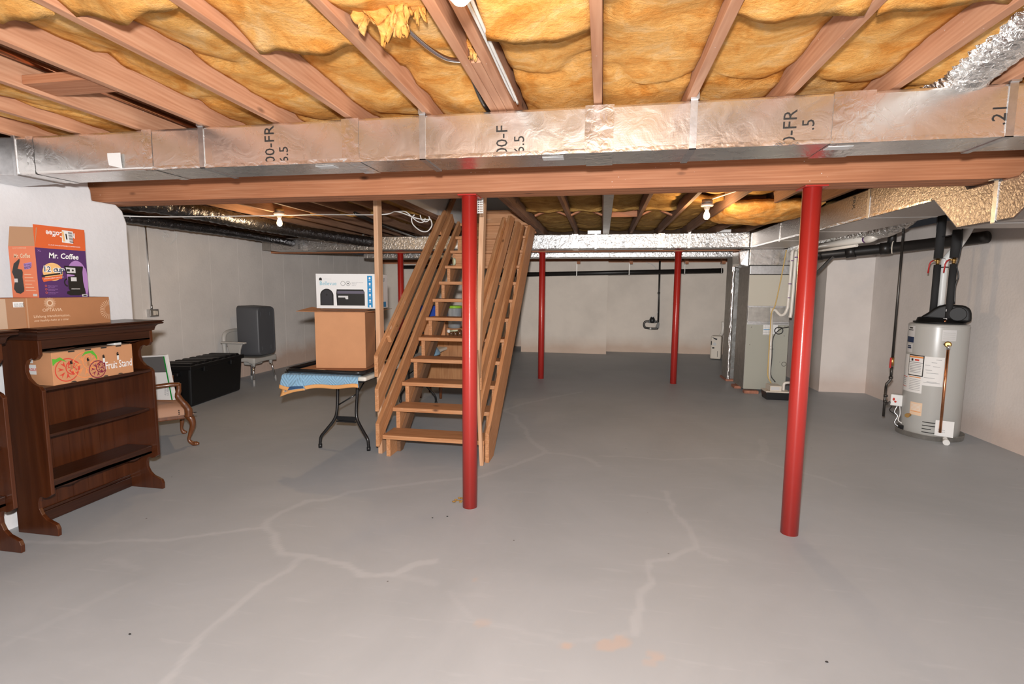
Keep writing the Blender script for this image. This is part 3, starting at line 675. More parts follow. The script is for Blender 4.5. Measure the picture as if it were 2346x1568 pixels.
# ------------------------------------------------------------------ ducts
def strap_x(e, x, y0, y1, z0, z1, w=.03):
    """hanger strap wrapped under a duct that runs along x"""
    b = B(); b.box(x-w/2,x+w/2,y0-.004,y0-.0005,z0-.004,z1+.03); b.box(x-w/2,x+w/2,y0-.004,y1+.004,z0-.004,z0-.0005); b.box(x-w/2,x+w/2,y1+.0005,y1+.004,z0-.004,z1)
    b.box(x-w/2-.002,x+w/2+.004,y0-.012,y0+.004,z1+.0,z1+.035)
    return b.build('hanger_strap', M['galv'], e)
def band_x(e, x, y0, y1, z0, z1, w, seed=0, mt='foil_tape'):
    b = B(); k = 14
    def g(u, v):
        t = v*(z1-z0+y1-y0); zz, yy = (z1-t, y0) if t < z1-z0 else (z0, y0+t-(z1-z0))
        o = .002+.0012*noise.noise(Vector((u*3+seed,v*14,seed)))
        xx = x+(u-.5)*w+.003*noise.noise(Vector((u*2,v*9,seed+3)))
        return (xx, yy-o, zz) if t < z1-z0 else (xx, yy, zz-o)
    b.grid(g, 10, 40); return b.build('seam_tape', M[mt], e, smooth=True)
DY0, DY1, DZ0, DZ1 = 2.42, 2.67, 2.146, 2.353
e = thing('foil_duct', 'long rectangular foil wrapped duct hung under the near joists, printed with vertical numbers', 'duct', (-.8,2.545,DZ0))
b = B(); b.box(-3.29,2.35,DY0,DY1,DZ0,DZ1); b.build('duct_wrap', M['foil'], e, bevel=.014, seg=3)
b = B(); b.hull([(-3.29,DY0,DZ0),(-3.29,DY1,DZ0),(-3.29,DY1,DZ1),(-3.29,DY0,DZ1)], [(-3.605,DY0-.05,DZ0-.012),(-3.605,DY1,DZ0-.012),(-3.605,DY1,DZ1),(-3.605,DY0-.05,DZ1)]); b.build('duct_elbow', M['galv'], e, bevel=.006)
for x in (-2.086,-.872,.379,1.592): strap_x(e, x, DY0, DY1, DZ0, DZ1)
b = B(); b.box(-3.30,-3.275,DY0-.006,DY1+.004,DZ0-.006,DZ1+.01); b.build('joint_flange', M['galv'], e, bevel=.003)
for i, (x, w) in enumerate(((-2.417,.06),(-1.247,.09),(-.03,.13),(1.02,.16),(-3.18,.05))): band_x(e, x, DY0, DY1, DZ0, DZ1, w, i*3)
b = B()                                                # crimped foil lap along the lower front edge
b.grid(lambda u, v: (-2.4+4.6*u, DY0-.002-.002*abs(noise.noise(Vector((u*60,v*2,1)))), DZ0-.002+.02*v+.002*noise.noise(Vector((u*90,0,v)))), 230, 3); b.build('edge_lap', M['foil_tape'], e, smooth=True)
for x, zc, s in ((-1.665,-.02,'00-FR'),(-1.59,-.02,'6.5'),(-.455,-.04,'00-F'),(-.375,-.02,'6.5'),(.80,-.05,'0-FR'),(.87,.14,'.5'),(1.575,.1,'.21')):
    big = s[-1] in 'FRK'
    text('printed_text', s, (x, DY0, DZ0+.012+zc*.3), (0,0,1), (-1,0,0), .078 if big else .07, M['ink'], e, space=1.0)
for x, s in ((-1.72,'8'),(-.49,'9'),(.75,'88'),(.81,'R-')): text('printed_text', s, (x, DY0+.012, DZ0), (0,-1,0), (-1,0,0), .055, M['ink_gray'], e)
b = B(); b.grid(lambda u, v: (-2.66+.085*u, DY0-.006-.006*math.sin(v*2), DZ0+.03+.062*v-.02*u*(1-v)), 4, 4); b.build('paper_label', M['paper'], e)
for x in (-1.42,-.245,1.0):
    b = B(); b.box(x-.05,x+.05,DY0+.05,DY0+.105,DZ0-.0035,DZ0-.0015); b.build('paper_label', M['paper_gray'], e)

e = thing('foil_duct', 'big foil wrapped trunk duct on the right dipping under the near beam toward the furnace', 'duct', (2.34,5.5,2.1))
TX0, TX1 = 2.075, 2.56
b = B(); P = [(2.69,2.15),(3.06,1.897),(3.49,1.897),(3.73,2.10),(8.33,2.125),(8.33,2.335),(3.60,2.335),(3.425,2.122),(3.06,2.118),(2.69,2.352)]
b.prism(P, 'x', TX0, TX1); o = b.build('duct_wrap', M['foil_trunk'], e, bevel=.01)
b = B(); w = .03; y = 3.2
b.box(TX0-.004,TX0-.0005,y-w/2,y+w/2,1.893,2.123); b.box(TX0-.004,TX1,y-w/2,y+w/2,1.892,1.8955); b.box(TX0-.03,TX0+.01,y-.02,y+.02,2.119,2.124); b.build('hanger_strap', M['galv'], e)
for y in (4.55,5.6,6.6,7.75):
    b = B(); b.box(TX0-.0035,TX0-.0005,y-.018,y+.018,2.105,2.33); b.box(TX0-.003,TX1,y-.018,y+.018,2.100+(y-3.73)*.0054-.002,2.1045+(y-3.73)*.0054-.0035); b.build('hanger_strap' if y < 5 else 'seam_tape', M['galv' if y < 5 else 'foil_tape'], e)
text('printed_text', 'FRK', (TX0, 4.82, 2.32), (0,0,-1), (0,-1,0), .065, M['ink'], e)
b = B(); b.grid(lambda u, v: (TX0-.002-.0025*abs(noise.noise(Vector((u*60,v*2,1)))), 3.75+4.5*u, 2.102+.0245*u+.02*v), 160, 3); b.build('edge_lap', M['foil_tape'], e, smooth=True)

BY0, BY1, BZ0, BZ1 = 7.85, 8.14, 2.132, 2.353
e = thing('foil_duct', 'far foil wrapped duct crossing the basement in front of the far beam', 'duct', (-1.8,8.0,BZ0))
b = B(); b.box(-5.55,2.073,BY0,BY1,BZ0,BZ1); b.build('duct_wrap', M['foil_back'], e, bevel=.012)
b = B(); b.hull([(-5.55,BY0,BZ0),(-5.55,BY1,BZ0),(-5.55,BY1,BZ1),(-5.55,BY0,BZ1)], [(-5.73,BY0+.03,BZ0+.02),(-5.73,BY1,BZ0+.02),(-5.73,BY1,BZ1),(-5.73,BY0+.03,BZ1)]); b.build('end_cap', M['galv_dull'], e)
for x in (-3.86,-2.72,-.11,1.241): strap_x(e, x, BY0, BY1, BZ0, BZ1)
for i, x in enumerate((-4.9,-.42,.846,2.02)): band_x(e, x, BY0, BY1, BZ0, BZ1, .09, i*5+2)
for x, s in ((.32,'800-'),(1.52,'PE  E'),(-3.95,'PE  E'),(-5.0,'800'),(-.70,'R-6.5')): text('printed_text', s, (x, BY0, BZ0+.02), (0,0,1), (-1,0,0), .06, M['ink'], e)
e = thing('foil_duct', 'rear foil return duct behind the far beam, turning down beside the furnace', 'duct', (1.0,9.1,0.02))
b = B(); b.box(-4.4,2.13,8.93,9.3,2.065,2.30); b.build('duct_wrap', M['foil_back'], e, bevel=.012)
b = B(); b.box(2.115,2.125,8.95,9.32,.03,2.30); b.box(2.125,2.24,9.28,9.32,.03,2.3); b.build('riser_side', M['galv_dull'], e)
b = B(); b.grid(lambda u, v: (2.113+.05*u+.008*noise.noise(Vector((v*18,u,1))), 8.935-.012*math.sin(PI*u)-.008*noise.noise(Vector((u*3,v*22,4))), .03+2.1*v), 6, 90); b.build('riser_tape', M['foil_tape'], e, smooth=True)
b = B(); b.box(2.15,2.245,8.95,9.28,.03,2.1); b.build('riser_wrap', M['foil'], e, bevel=.01)
text('printed_text', 'FRK', (2.16, 8.95, 1.80), (1,0,0), (0,0,1), .07, M['ink'], e)
b = B(); b.box(2.09,2.27,8.9,9.34,0,.03); tag(b.build('brick', M['brick'], bevel=.004), 'flat red brick under the foil return riser', 'brick', 'bricks under the furnace ducts')

def flex(path, r, label, m, ridges=True, seed=0, n=22):
    P = spline(path, 26); rs = [r*(1+.05*math.sin(i*1.9)+.05*noise.noise(Vector((i*.3,seed,0)))) for i in range(len(P))]
    b = B(); b.tube(P, rs, n, wob=.09, seed=seed); return tag(b.build('flexible_duct', M[m], smooth=True), label, 'duct')
flex([(1.42,2.60,2.36),(1.43,2.45,2.43),(1.40,2.1,2.46),(1.39,1.5,2.46),(1.40,.4,2.45)], .105, 'shiny crinkled flexible duct at the upper right, rising from the near duct', 'foil_flex', seed=3)
flex([(-4.25,3.5,2.27),(-4.05,4.4,2.27),(-4.02,5.3,2.26),(-4.0,6.2,2.265),(-3.85,7.2,2.265),(-3.7,7.84,2.26)], .078, 'dark shiny flexible duct running beside the left bulb', 'foil_dark', seed=8)
flex([(-5.5,3.5,2.295),(-5.35,4.6,2.29),(-5.25,5.6,2.285),(-5.2,6.6,2.29),(-5.15,7.84,2.26)], .06, 'dark flexible duct along the far left wall top', 'foil_dark', seed=12)
b = B(); P = spline([(2.72,8.1,2.19),(2.80,7.3,2.19),(2.95,6.5,2.20),(3.06,6.1,2.25),(3.12,5.8,2.42)], 20)
b.tube(P, .11, 20, wob=.08, seed=4); tag(b.build('flexible_duct', M['foil_flex'], smooth=True), 'silver flexible duct behind the trunk duct above the white drain pipe', 'duct')

# ------------------------------------------------------------------ bulbs
def bulb(x, y, z, label, power):
    e = thing('light_fixture', label, 'light', (x,y,z), 'bare bulbs in porcelain holders')
    b = B(); b.lathe([(.05,.0),(.052,-.045)], (x,y,z), 24); b.build('junction_box', M['galv_dull'], e)
    b = B(); b.lathe([(.058,-.045),(.06,-.06),(.052,-.066),(.03,-.07),(.024,-.095),(.02,-.1)], (x,y,z), 28); b.build('lamp_holder', M['porcelain'], e)
    b = B(); b.lathe([(.013,-.098),(.016,-.112),(.026,-.135),(.030,-.155),(.027,-.175),(.015,-.188),(.002,-.191)], (x,y,z), 28); o = b.build('bulb', M['bulb'], e); o.visible_shadow = True
    ld = bpy.data.lights.new('bulb_light', 'POINT'); ld.energy = power; ld.color = (1,.68,.38); ld.shadow_soft_size = .03
    lo = bpy.data.objects.new('bulb_light', ld); COL.objects.link(lo); lo.location = (x,y,z-.23)
bulb(-.342,1.215,2.372,'lit bare bulb beside the tripled joist at the top of the picture',BP[0])
bulb(-3.62,5.3,2.40,'lit bare bulb hanging in the dark left part near the flexible duct',BP[1])
bulb(.99,5.3,2.40,'lit bare bulb between joists on the right before the far duct',BP[2])

# ------------------------------------------------------------------ stairs
e = thing('staircase', 'open wooden basement staircase with sloping guard boards, just behind the middle red post', 'stairs', (-1.47,4.2,0))
RUN, RISE, Y1 = .2345, .1995, 4.165
def stringer(x0, x1, name='stringer'):
    prof = [(Y1+.03,0)]
    for k in range(1, 14):
        yk = Y1+RUN*(k-1)+.03; zb = .205+RISE*(k-1)-.039
        prof += [(yk, zb), (yk+RUN, zb)]
    ye = prof[-1][0]
    sl = RISE/RUN; bot = lambda y: (y-Y1)*sl+.162-.355
    prof += [(ye, bot(ye)), (Y1+.193/sl, 0)]
    b = B(); b.prism(prof, 'x', x0, x1); return b.build(name, M['stair_slope'], e, bevel=.002)
stringer(-1.888,-1.85); stringer(-1.013,-.98)
tp = lambda y: (y-Y1)*RISE/RUN+.235
b = B(); b.prism([(4.20,0),(4.20,tp(4.20)),(Y1+(2.35-.235)*RUN/RISE,2.35),(Y1+(2.35+.193)*RUN/RISE,2.35),(Y1+.193*RUN/RISE,0)], 'x', -.972, -.937); b.build('skirt_board', M['stair_slope'], e, bevel=.003)
sl = RISE/RUN
for x0, x1 in ((-1.85,-1.815),(-1.05,-1.013)):
    b = B(); lo = lambda y: (y-Y1)*sl+.162-.35
    b.prism([(4.345,0.002),(4.415,.002),(6.9,lo(6.9)),(6.9,lo(6.9)+.125),(4.345,lo(4.345)+.125)], 'x', x0, x1); b.build('cleat', M['subfloor_s'], e, bevel=.002)
for k in range(1, 14):
    y = Y1+RUN*(k-1); z = .205+RISE*(k-1)
    b = B(); b.box(-1.912,-.974,y,y+.262,z-.038,z); b.build('tread', M['stair_x'], e, bevel=.006)
for k in range(10, 14):
    y = Y1+RUN*(k-1)+.012; z = .205+RISE*(k-1)
    b = B(); b.box(-1.85,-1.013,y+.0185,y+.036,z-RISE+.002,z-.04); b.build('riser', M['stair_x'], e)
S2 = .80
def gboard(x0, x1, zt, yend, y0=4.118, h=.186, name='guard_board', zcut=None):
    y1 = yend; f = lambda y: zt+S2*(y-y0)
    p = [(y0,zt-h),(y0,zt)]
    if zcut:
        yt = y0+(zcut-zt)/S2; p += [(yt,zcut),(yt+h/S2,zcut)]
    else: p += [(y1,f(y1)),(y1+.085,f(y1)-.10)]
    b = B(); b.prism(p, 'x', x0, x1); return b.build(name, M['stair_slope'], e, bevel=.004)
for zt, ye, hh in ((.32,6.75,.21),(.635,6.42,.205),(.93,5.95,.19)): gboard(-1.953,-1.917, zt, ye, h=hh)
for zt, hh in ((.53,.21),(.80,.165),(1.20,.205)): gboard(-1.05,-1.014, zt, 6, y0=4.245, h=hh, zcut=2.335)
for x0, x1, zc in ((-1.915,-1.873,1.085),(-1.092,-1.052,1.3)):
    f = lambda y: zc+.80*(y-4.27)
    b = B(); p0, p1 = Vector(((x0+x1)/2,4.30,f(4.30)-.055)), Vector(((x0+x1)/2,6.02 if zc < 1.1 else 5.55,f(6.02 if zc < 1.1 else 5.55)-.055)); b.bar(p0, p1, abs(x1-x0), .088, (0,0,1)); b.build('handrail', M['stair_slope'], e, bevel=.014, seg=3)
    b = B()
    for y in (4.44,5.35): b.cyl((x1+.0005 if x0 < -1.5 else x1,y,f(y)-.05),((x1+.006),y,f(y)-.05),.009,n=12)
    b.build('bolt', M['brass'], e)
b = B(); b.bar((-1.935,5.93,2.19),(-1.935,6.62,2.76),.036,.075,(0,0,1)); b.build('upper_rail', M['stair_slope'], e, bevel=.004)
b = B(); b.bar((-1.975,4.30,.0),(-1.975,4.30,2.42),.04,.09,(0,1,0)); b.build('upright_stud', M['stud'], e, bevel=.003)
b = B(); b.bar((-1.038,4.20,.75),(-.992,4.23,2.42),.04,.085,(0,1,0)); b.build('upright_stud', M['stud'], e, bevel=.003)
b = B(); b.bar((-.985,4.135,.0),(-1.035,4.135,1.0),.03,.04,(0,1,0)); b.build('front_trim', M['stud'], e, bevel=.003)
b = B(); M3 = Matrix.Rotation(PI/2, 3, 'X')
b.lathe([(.030,-.012),(.044,-.012),(.046,-.008),(.046,.010),(.044,.013),(.030,.013)], (-1.80,6.07,1.849), 36, M=Matrix.Rotation(.5,3,'Z') @ Matrix.Rotation(PI/2,3,'Y'))
tag(b.build('tape_roll', M['masking']), 'pale green roll of tape standing on an upper stair tread', 'tape')
# small white perforated strip hanging behind the post
b = B(); xx, yy = -.878, 3.62
for i in range(4): b.box(xx-.022+i*.0135,xx-.016+i*.0135,yy,yy+.002,2.06,2.2)
for i in range(9): b.box(xx-.022,xx+.0245,yy+.0005,yy+.0015,2.062+i*.0165,2.068+i*.0165)
b.box(xx-.004,xx+.004,yy-.001,yy+.003,2.2,2.42)
tag(b.build('perforated_strip', M['white']), 'small white perforated strip hanging behind the top of the middle post', 'strip')

# ------------------------------------------------------------------ dark wooden shelf hutches
def hutch(y0, y1, label):
    XF, XB = -3.245, -3.52
    e = thing('bookcase', label, 'bookcase', (XB+.13,(y0+y1)/2,0), 'dark wooden hutches')
    side = [(XB,0),(XF+.022,0),(XF+.024,.045),(XF+.012,.072),(XF-.02,.085),(XF-.055,.098),(XF-.085,.125),(XF-.104,.165),(XF-.106,.205),(XF-.095,.235),(XF-.075,.243),(XF-.055,.236),(XF-.03,.243),(XF,.262),
            (XF,.90),(XF-.02,.922),(XF-.06,.94),(XF-.092,.97),(XF-.108,1.01),(XF-.106,1.05),(XF-.088,1.08),(XF-.06,1.093),(XF-.04,1.085),(XF-.02,1.092),(XF,1.115),(XF,1.20),(XB,1.20)]
    for ya in (y0+.012, y1-.034):
        b = B(); b.prism(side, 'y', ya, ya+.022); b.build('side_panel', M['mahog'], e, bevel=.003)
    a, c = y0+.034, y1-.034
    b = B(); b.box(XB,XB+.012,a,c,.02,1.2)
    n = 7
    for i in range(1, n): yy = a+(c-a)*i/n; b.box(XB+.0115,XB+.0135,yy-.002,yy-.0005,.02,1.2); b.box(XB+.0115,XB+.0135,yy+.0005,yy+.002,.02,1.2)
    b.build('back_panel', M['mahog'], e)
    for z in (.915,.62,.335):
        d = XF-.01 if z > .9 else XF-.045
        b = B(); b.box(XB+.014,d,a,c,z-.02,z); b.build('shelf', M['mahogx'], e, bevel=.004)
    def wave(zt, base, amp):
        pts = [(a,zt),(a,base)]; k = 44
        for i in range(k+1):
            t = i/k; u = abs(t-.5)*2
            z = base - amp*(.5+.5*math.cos(PI*min(1,u*1.9)*1.0)) + amp*.55*max(0,math.cos(PI*(u-.62)/.28)) * (1 if abs(u-.62) < .14 else 0) - (amp*.6 if u > .9 else 0)*(u-.9)*10
            pts.append((a+(c-a)*t, z))
        return pts + [(c,base),(c,zt)]
    b = B(); b.prism(wave(1.2,1.136,-.014), 'x', XF-.022, XF-.004); b.build('valance', M['mahogx'], e, bevel=.002)
    b = B(); b.prism(wave(.315,.275,-.022), 'x', XF-.07, XF-.052); b.build('apron', M['mahogx'], e, bevel=.002)
    b = B(); b.box(XB+.013,XB+.03,a,c,.003,.075); b.box(XB+.013,XB+.024,a,c,.076,.095); b.build('base_rail', M['mahogx'], e, bevel=.003)
    b = B()
    prof = [(.004,1.2),(.012,1.203),(.013,1.212)]+[(.015+.036*(1-math.cos(k/9*PI/2)), 1.214+.034*math.sin(k/9*PI/2)) for k in range(10)]+[(.058,1.250),(.061,1.256),(.058,1.262),(.05,1.264),(.062,1.267),(.062,1.275)]
    rings = []
    for ov, z in prof: rings.append([b.bm.verts.new(p) for p in ((XB,y0+.012-ov*.7,z),(XF+ov,y0+.012-ov*.7,z),(XF+ov,y1-.012+ov*.7,z),(XB,y1-.012+ov*.7,z))])
    for p, q in zip(rings, rings[1:]):
        for i in range(4): b.bm.faces.new((p[i],p[(i+1)%4],q[(i+1)%4],q[i]))
    b.bm.faces.new(rings[0]); b.bm.faces.new(rings[-1])
    b.build('cornice', M['mahogx'], e)
hutch(2.405,3.20,'dark wooden open hutch carrying the long brown carton and the coffee maker box')
hutch(1.44,2.25,'dark wooden hutch cut off by the left picture edge')

YX, ZX = (0,1,0), (0,0,1)
# long brown carton
e = thing('carton', 'long brown shipping carton lying on the hutch top under the coffee maker box', 'box', (-3.36,2.4,1.2755))
X = -3.262
b = B(); b.box(-3.50,X,1.95,2.89,1.2755,1.449); b.build('carton_body', M['card_dark'], e, bevel=.002)
b = B(); o = (X,2.39,1.2755)
decal(b, o, YX, ZX, rect(-.003,.004,0,.172)); b.build('seam_edge', M['card_in'], e)
b = B(); decal(b, o, YX, ZX, rect(-.44,-.01,.004,.170), .0006); b.build('packing_tape', M['tape'], e)
b = B(); decal(b, o, YX, ZX, rect(-.16,-.105,.004,.17), .0012); b.build('paper_tape', M['paper_tape'], e)
b = B(); decal(b, o, YX, ZX, rect(-.07,-.018,.122,.152), .0016); b.build('shipping_label', M['paper'], e)
text('label_print', '0135 47281\n90210 6675', (X+.002,2.325,1.412), YX, ZX, .011, M['ink'], e)
b = B()
for i in range(30):
    t = 2*PI*i/30; r0_, r1_ = .016, .03+.004*(i % 2)
    decal(b, o, YX, ZX, [(.125+r0_*math.cos(t-.05), .142+r0_*math.sin(t-.05)), (.125+r1_*math.cos(t-.03), .142+r1_*math.sin(t-.03)), (.125+r1_*math.cos(t+.03), .142+r1_*math.sin(t+.03)), (.125+r0_*math.cos(t+.05), .142+r0_*math.sin(t+.05))])
ring(b, o, YX, ZX, .125, .142, .018, .006)
for i in range(15):
    t = PI/2+PI*i/14; r0_, r1_ = .03, .064
    decal(b, o, YX, ZX, [(.495+r0_*math.cos(t-.02), .088+r0_*math.sin(t-.02)), (.495+r1_*math.cos(t-.025), .088+r1_*math.sin(t-.025)), (.495+r1_*math.cos(t+.025), .088+r1_*math.sin(t+.025)), (.495+r0_*math.cos(t+.02), .088+r0_*math.sin(t+.02))])
b.build('sunburst_print', M['cream_ink'], e)
text('printed_text', 'OPTAVIA.', (X,2.47,1.367), YX, ZX, .027, M['cream_ink'], e)
text('printed_text', 'Lifelong transformation,', (X,2.42,1.333), YX, ZX, .0215, M['cream_ink'], e)
text('printed_text', 'one healthy habit at a time', (X,2.42,1.310), YX, ZX, .018, M['cream_ink'], e, shear=.35)

# coffee maker box
e = thing('coffee_maker_box', 'purple and orange coffee maker box with open flaps on top of the long carton', 'box', (-3.38,2.62,1.4495))
XC, ya, yb, z0, z1 = -3.285, 2.478, 2.775, 1.4495, 1.752
XD = -3.475
b = B(); b.box(XD,XC,ya,yb,z0,z1); b.build('box_body', M['purple_print'], e)
b = B(); b.box(XD,XC,ya-.0012,ya-.0002,z0,z1); b.build('side_print', M['orange_side'], e)
b = B(); b.hull([(XC-.001,ya,z1),(XC+.001,ya,z1),(XC+.001,yb,z1),(XC-.001,yb,z1)], [(XC-.016,ya+.012,z1+.128),(XC-.014,ya+.012,z1+.128),(XC-.014,yb+.016,z1+.128),(XC-.016,yb+.016,z1+.128)]); b.build('top_flap', M['orange'], e)
b = B(); b.hull([(XD,ya-.001,z1),(XC,ya-.001,z1),(XC,ya+.001,z1),(XD,ya+.001,z1)], [(XD-.012,ya+.024,z1+.12),(XC-.005,ya+.024,z1+.11),(XC-.005,ya+.026,z1+.11),(XD-.012,ya+.026,z1+.12)]); b.build('side_flap', M['card_in'], e)
b = B(); b.box(XC,XC+.0006,ya,yb,z1-.008,z1); b.build('edge_band', M['orange'], e)
o = (XC,ya,z0)
b = B(); decal(b, o, YX, ZX, ell(.232,.13,.062,.10,36), .0006); decal(b, o, YX, ZX, ell(.285,.1,.012,.085,20), .0007); b.build('glow_print', M['lilac'], e)
text('printed_text', 'Mr. Coffee', (XC,ya+.07,z0+.238), YX, (0,.03,1), .046, M['white_ink'], e, shear=.12, bold=.0012, sx=.88)
b = B(); decal(b, o, YX, ZX, ell(.088,.155,.058,.054,36), .001); b.build('badge_print', M['amber'], e)
b = B(); decal(b, o, YX, ZX, [(.022,.118),(.14,.138),(.138,.115),(.03,.093)], .0016); b.build('badge_band', M['orange'], e)
b = B(); decal(b, o, YX, ZX, [(.022,.133),(.142,.153),(.142,.143),(.022,.123)], .0014); b.build('badge_bar', M['ink'], e)
text('badge_plate', '12 cup', (XC+.0012,ya+.03,z0+.155), YX, (0,.05,1), .046, M['white_ink'], e, bold=.004)
text('printed_text', '12 cup', (XC+.0018,ya+.03,z0+.155), YX, (0,.05,1), .046, M['navy_ink'], e, bold=.0004)
text('printed_text', 'STRONG BREW SELECTOR', (XC+.0012,ya+.034,z0+.108), (0,1,.13), ZX, .0095, M['white_ink'], e)
for i in range(3):
    text('printed_text', 'Delay brew timer\nauto shutoff', (XC,ya+.052,z0+.068-.02*i), YX, ZX, .008, M['lilac'], e)
    b = B(); ring(b, o, YX, ZX, .042, .070-.02*i, .006, .002, n=14); b.build('printed_icon', M['orange'], e)
b = B()                                                # printed coffee maker
decal(b, o, YX, ZX, [(.155,.195),(.27,.195),(.272,.19),(.266,.16),(.266,.10),(.276,.03),(.27,.02),(.235,.012),(.18,.012),(.16,.022),(.162,.036),(.175,.04),(.215,.04),(.215,.14),(.165,.145),(.16,.17)], .0014)
decal(b, o, YX, ZX, [(.172,.128),(.212,.133),(.236,.128),(.238,.05),(.232,.04),(.18,.04),(.172,.055)], .002)
ring(b, o, YX, ZX, .168, .092, .026, .009, .0018, a0=PI*.5, a1=PI*1.5, n=14, sq=.8)
b.build('printed_picture', M['photo_black'], e)
for pts, of in (([(.163,.186),(.222,.183),(.222,.152),(.17,.152)],.0024),(rect(.188,.242,.05,.054),.0024),(rect(.252,.287,.003,.018),.0016),(rect(.19,.225,.10,.125),.0022)):
    b = B(); decal(b, o, YX, ZX, pts, of); b.build('printed_highlight', M['paper_gray'], e)
b = B(); decal(b, o, YX, ZX, rect(.168,.187,.160,.175), .003); decal(b, o, YX, ZX, ell(.205,.168,.006), .003); decal(b, o, YX, ZX, rect(.26,.28,.007,.014), .0022); b.build('printed_icon', M['ink'], e)
text('printed_text', 'XL', (XC,ya+.012,z0+.272), YX, ZX, .016, M['lilac'], e)
fo_ = Vector((XC-.0135,ya+.01,z1+.108))
text('printed_text', 'Mr. Coffee', (XC-.0108,yb-.05,z1+.098), (0,-1,0), (.11,0,-1), .046, M['white_ink'], e, shear=.12, bold=.001, sx=.85)
text('printed_text', '12-CUP PROGRAMMABLE COFFEEMAKER', (XC-.0005,ya+.075,z1+.01), YX, (-.12,0,1), .0105, M['white_ink'], e)
b = B(); fo2 = Vector((XC-.0065,0,0)); decal(b, (XC-.001,ya+.155,z1+.035), YX, (-.12,0,1), [(0,0),(.066,-.004),(.078,.074),(.012,.076)], .003); b.build('price_sticker', M['paper'], e)
b = B()
for i in range(11): decal(b, (XC-.001,ya+.155,z1+.035), YX, (-.12,0,1), rect(.046,.07,.004+i*.0062,.004+i*.0062+(.002 if i % 3 else .0042)), .004)
decal(b, (XC-.001,ya+.155,z1+.035), YX, (-.12,0,1), rect(.028,.036,.02,.055), .004); b.build('barcode', M['ink'], e)
b = B(); decal(b, (XC-.001,ya+.155,z1+.035), YX, (-.12,0,1), rect(.008,.02,.006,.068), .004); b.build('sticker_stripe', M['amber'], e)
# left side print
o = (XD,ya-.0012,z0); XX = (1,0,0)
text('printed_text', 'Mr. Coffee', (XD+.035,ya-.0014,z0+.235), XX, ZX, .034, M['cream_ink'], e, shear=.12, bold=.0008, sx=.8)
text('printed_text', '12-CUP COFFEEMAKER', (XD+.03,ya-.0014,z0+.288), XX, ZX, .010, M['cream_ink'], e)
b = B(); decal(b, o, XX, ZX, [(.012,.15),(.03,.20),(.075,.23),(.075,.215),(.055,.17),(.085,.165),(.09,.15),(.085,.12),(.09,.05),(.085,.035),(.06,.022),(.03,.028),(.015,.05),(.02,.075),(.03,.1),(.022,.125)], .001); b.build('printed_picture', M['photo_black'], e)
b = B(); decal(b, o, XX, ZX, rect(.024,.05,.09,.112), .0018); decal(b, o, XX, ZX, rect(.15,.18,.008,.022), .001); b.build('printed_highlight', M['paper_gray'], e)
b = B(); decal(b, o, XX, ZX, [(.10,.2),(.16,.21),(.158,.185),(.145,.17),(.105,.165)], .001); b.build('badge_print', M['lilac'], e)
text('printed_text', 'Strong\nBREW', (XD+.104,ya-.0022,z0+.187), (1,0,.12), ZX, .019, M['navy_ink'], e)
b = B()
for i in range(6): decal(b, o, XX, ZX, rect(.10,.15+.012*(i % 3),.135-.019*i,.138-.019*i), .001)
b.build('printed_lines', M['cream_ink'], e)

# fruit carton on the top shelf
e = thing('fruit_carton', 'brown fruit carton with drawn citrus slices on the top shelf of the hutch', 'box', (-3.38,2.76,.9155))
X, ya, yb, z0, z1 = -3.262, 2.497, 3.032, .9155, 1.118
b = B(); b.box(-3.50,X,ya,yb,z0,z1-.003); b.build('carton_body', M['card'], e, bevel=.0015)
b = B(); b.box(-3.49,X-.006,ya+.006,yb-.006,z1-.0028,z1-.0008); b.build('carton_inside', M['card_in'], e)
o = (X,ya,z0)
for k, (xx, zz) in enumerate(((.11,.13),(.215,.135),(.32,.14),(.42,.145))):
    b = B(); decal(b, o, YX, ZX, rect(xx-.008,xx+.008,zz-.012,zz)+ell(xx,zz,.008,.011,8,0,PI)[1:], .0052); b.build('punched_slot', M['ink'], e)
    b = B(); decal(b, o, YX, ZX, rect(xx-.007,xx+.007,zz-.042,zz-.012), .0055); b.build('slot_lining', M['white'] if k > 1 else M['card_dark'], e)
    b = B(); decal(b, o, YX, ZX, rect(.095+.105*k,.135+.105*k,.193,.2015), .0052); b.build('punched_slot', M['ink'], e)
    b = B(); decal(b, o, YX, ZX, ell(.115+.105*k,.002,.018,.008,12,0,PI), .0052); b.build('punched_slot', M['ink'], e)
SLI = [0]
def slice_(cx, cz, r, mt):
    SLI[0] += 1; of = .0006*SLI[0]; b = B(); ring(b, o, YX, ZX, cx, cz, r, .006, of)
    for t in range(7):
        a = 2*PI*t/7+.3
        decal(b, o, YX, ZX, [(cx+.25*r*math.cos(a), cz+.25*r*math.sin(a)), (cx+.78*r*math.cos(a-.22), cz+.78*r*math.sin(a-.22)), (cx+.6*r*math.cos(a+.02), cz+.6*r*math.sin(a+.02)), (cx+.8*r*math.cos(a+.2), cz+.8*r*math.sin(a+.2))], of+.0002)
    b.build('drawn_fruit', mt, e)
slice_(.085,.085,.073,M['red_ink']); slice_(.12,.095,.045,M['red_ink']); slice_(.2,.10,.085,M['orange_line']); slice_(.235,.12,.055,M['orange_line']); slice_(.275,.06,.058,M['wine_ink']); slice_(.30,.07,.036,M['wine_ink'])
b = B(); decal(b, o, YX, ZX, [(.0,.12),(.0,.165),(.02,.16),(.045,.17),(.085,.135),(.05,.15),(.02,.14)], .0044); decal(b, o, YX, ZX, [(.175,.155),(.2,.185),(.25,.187),(.275,.15),(.275,.115),(.262,.15),(.235,.172),(.2,.17)], .0044); b.build('drawn_leaves', M['green_ink'], e)
text('printed_text', 'Fruit Stand', (X+.0045,ya+.325,z0+.05), YX, ZX, .072, M['white_ink'], e, sx=.62, bold=.0008)
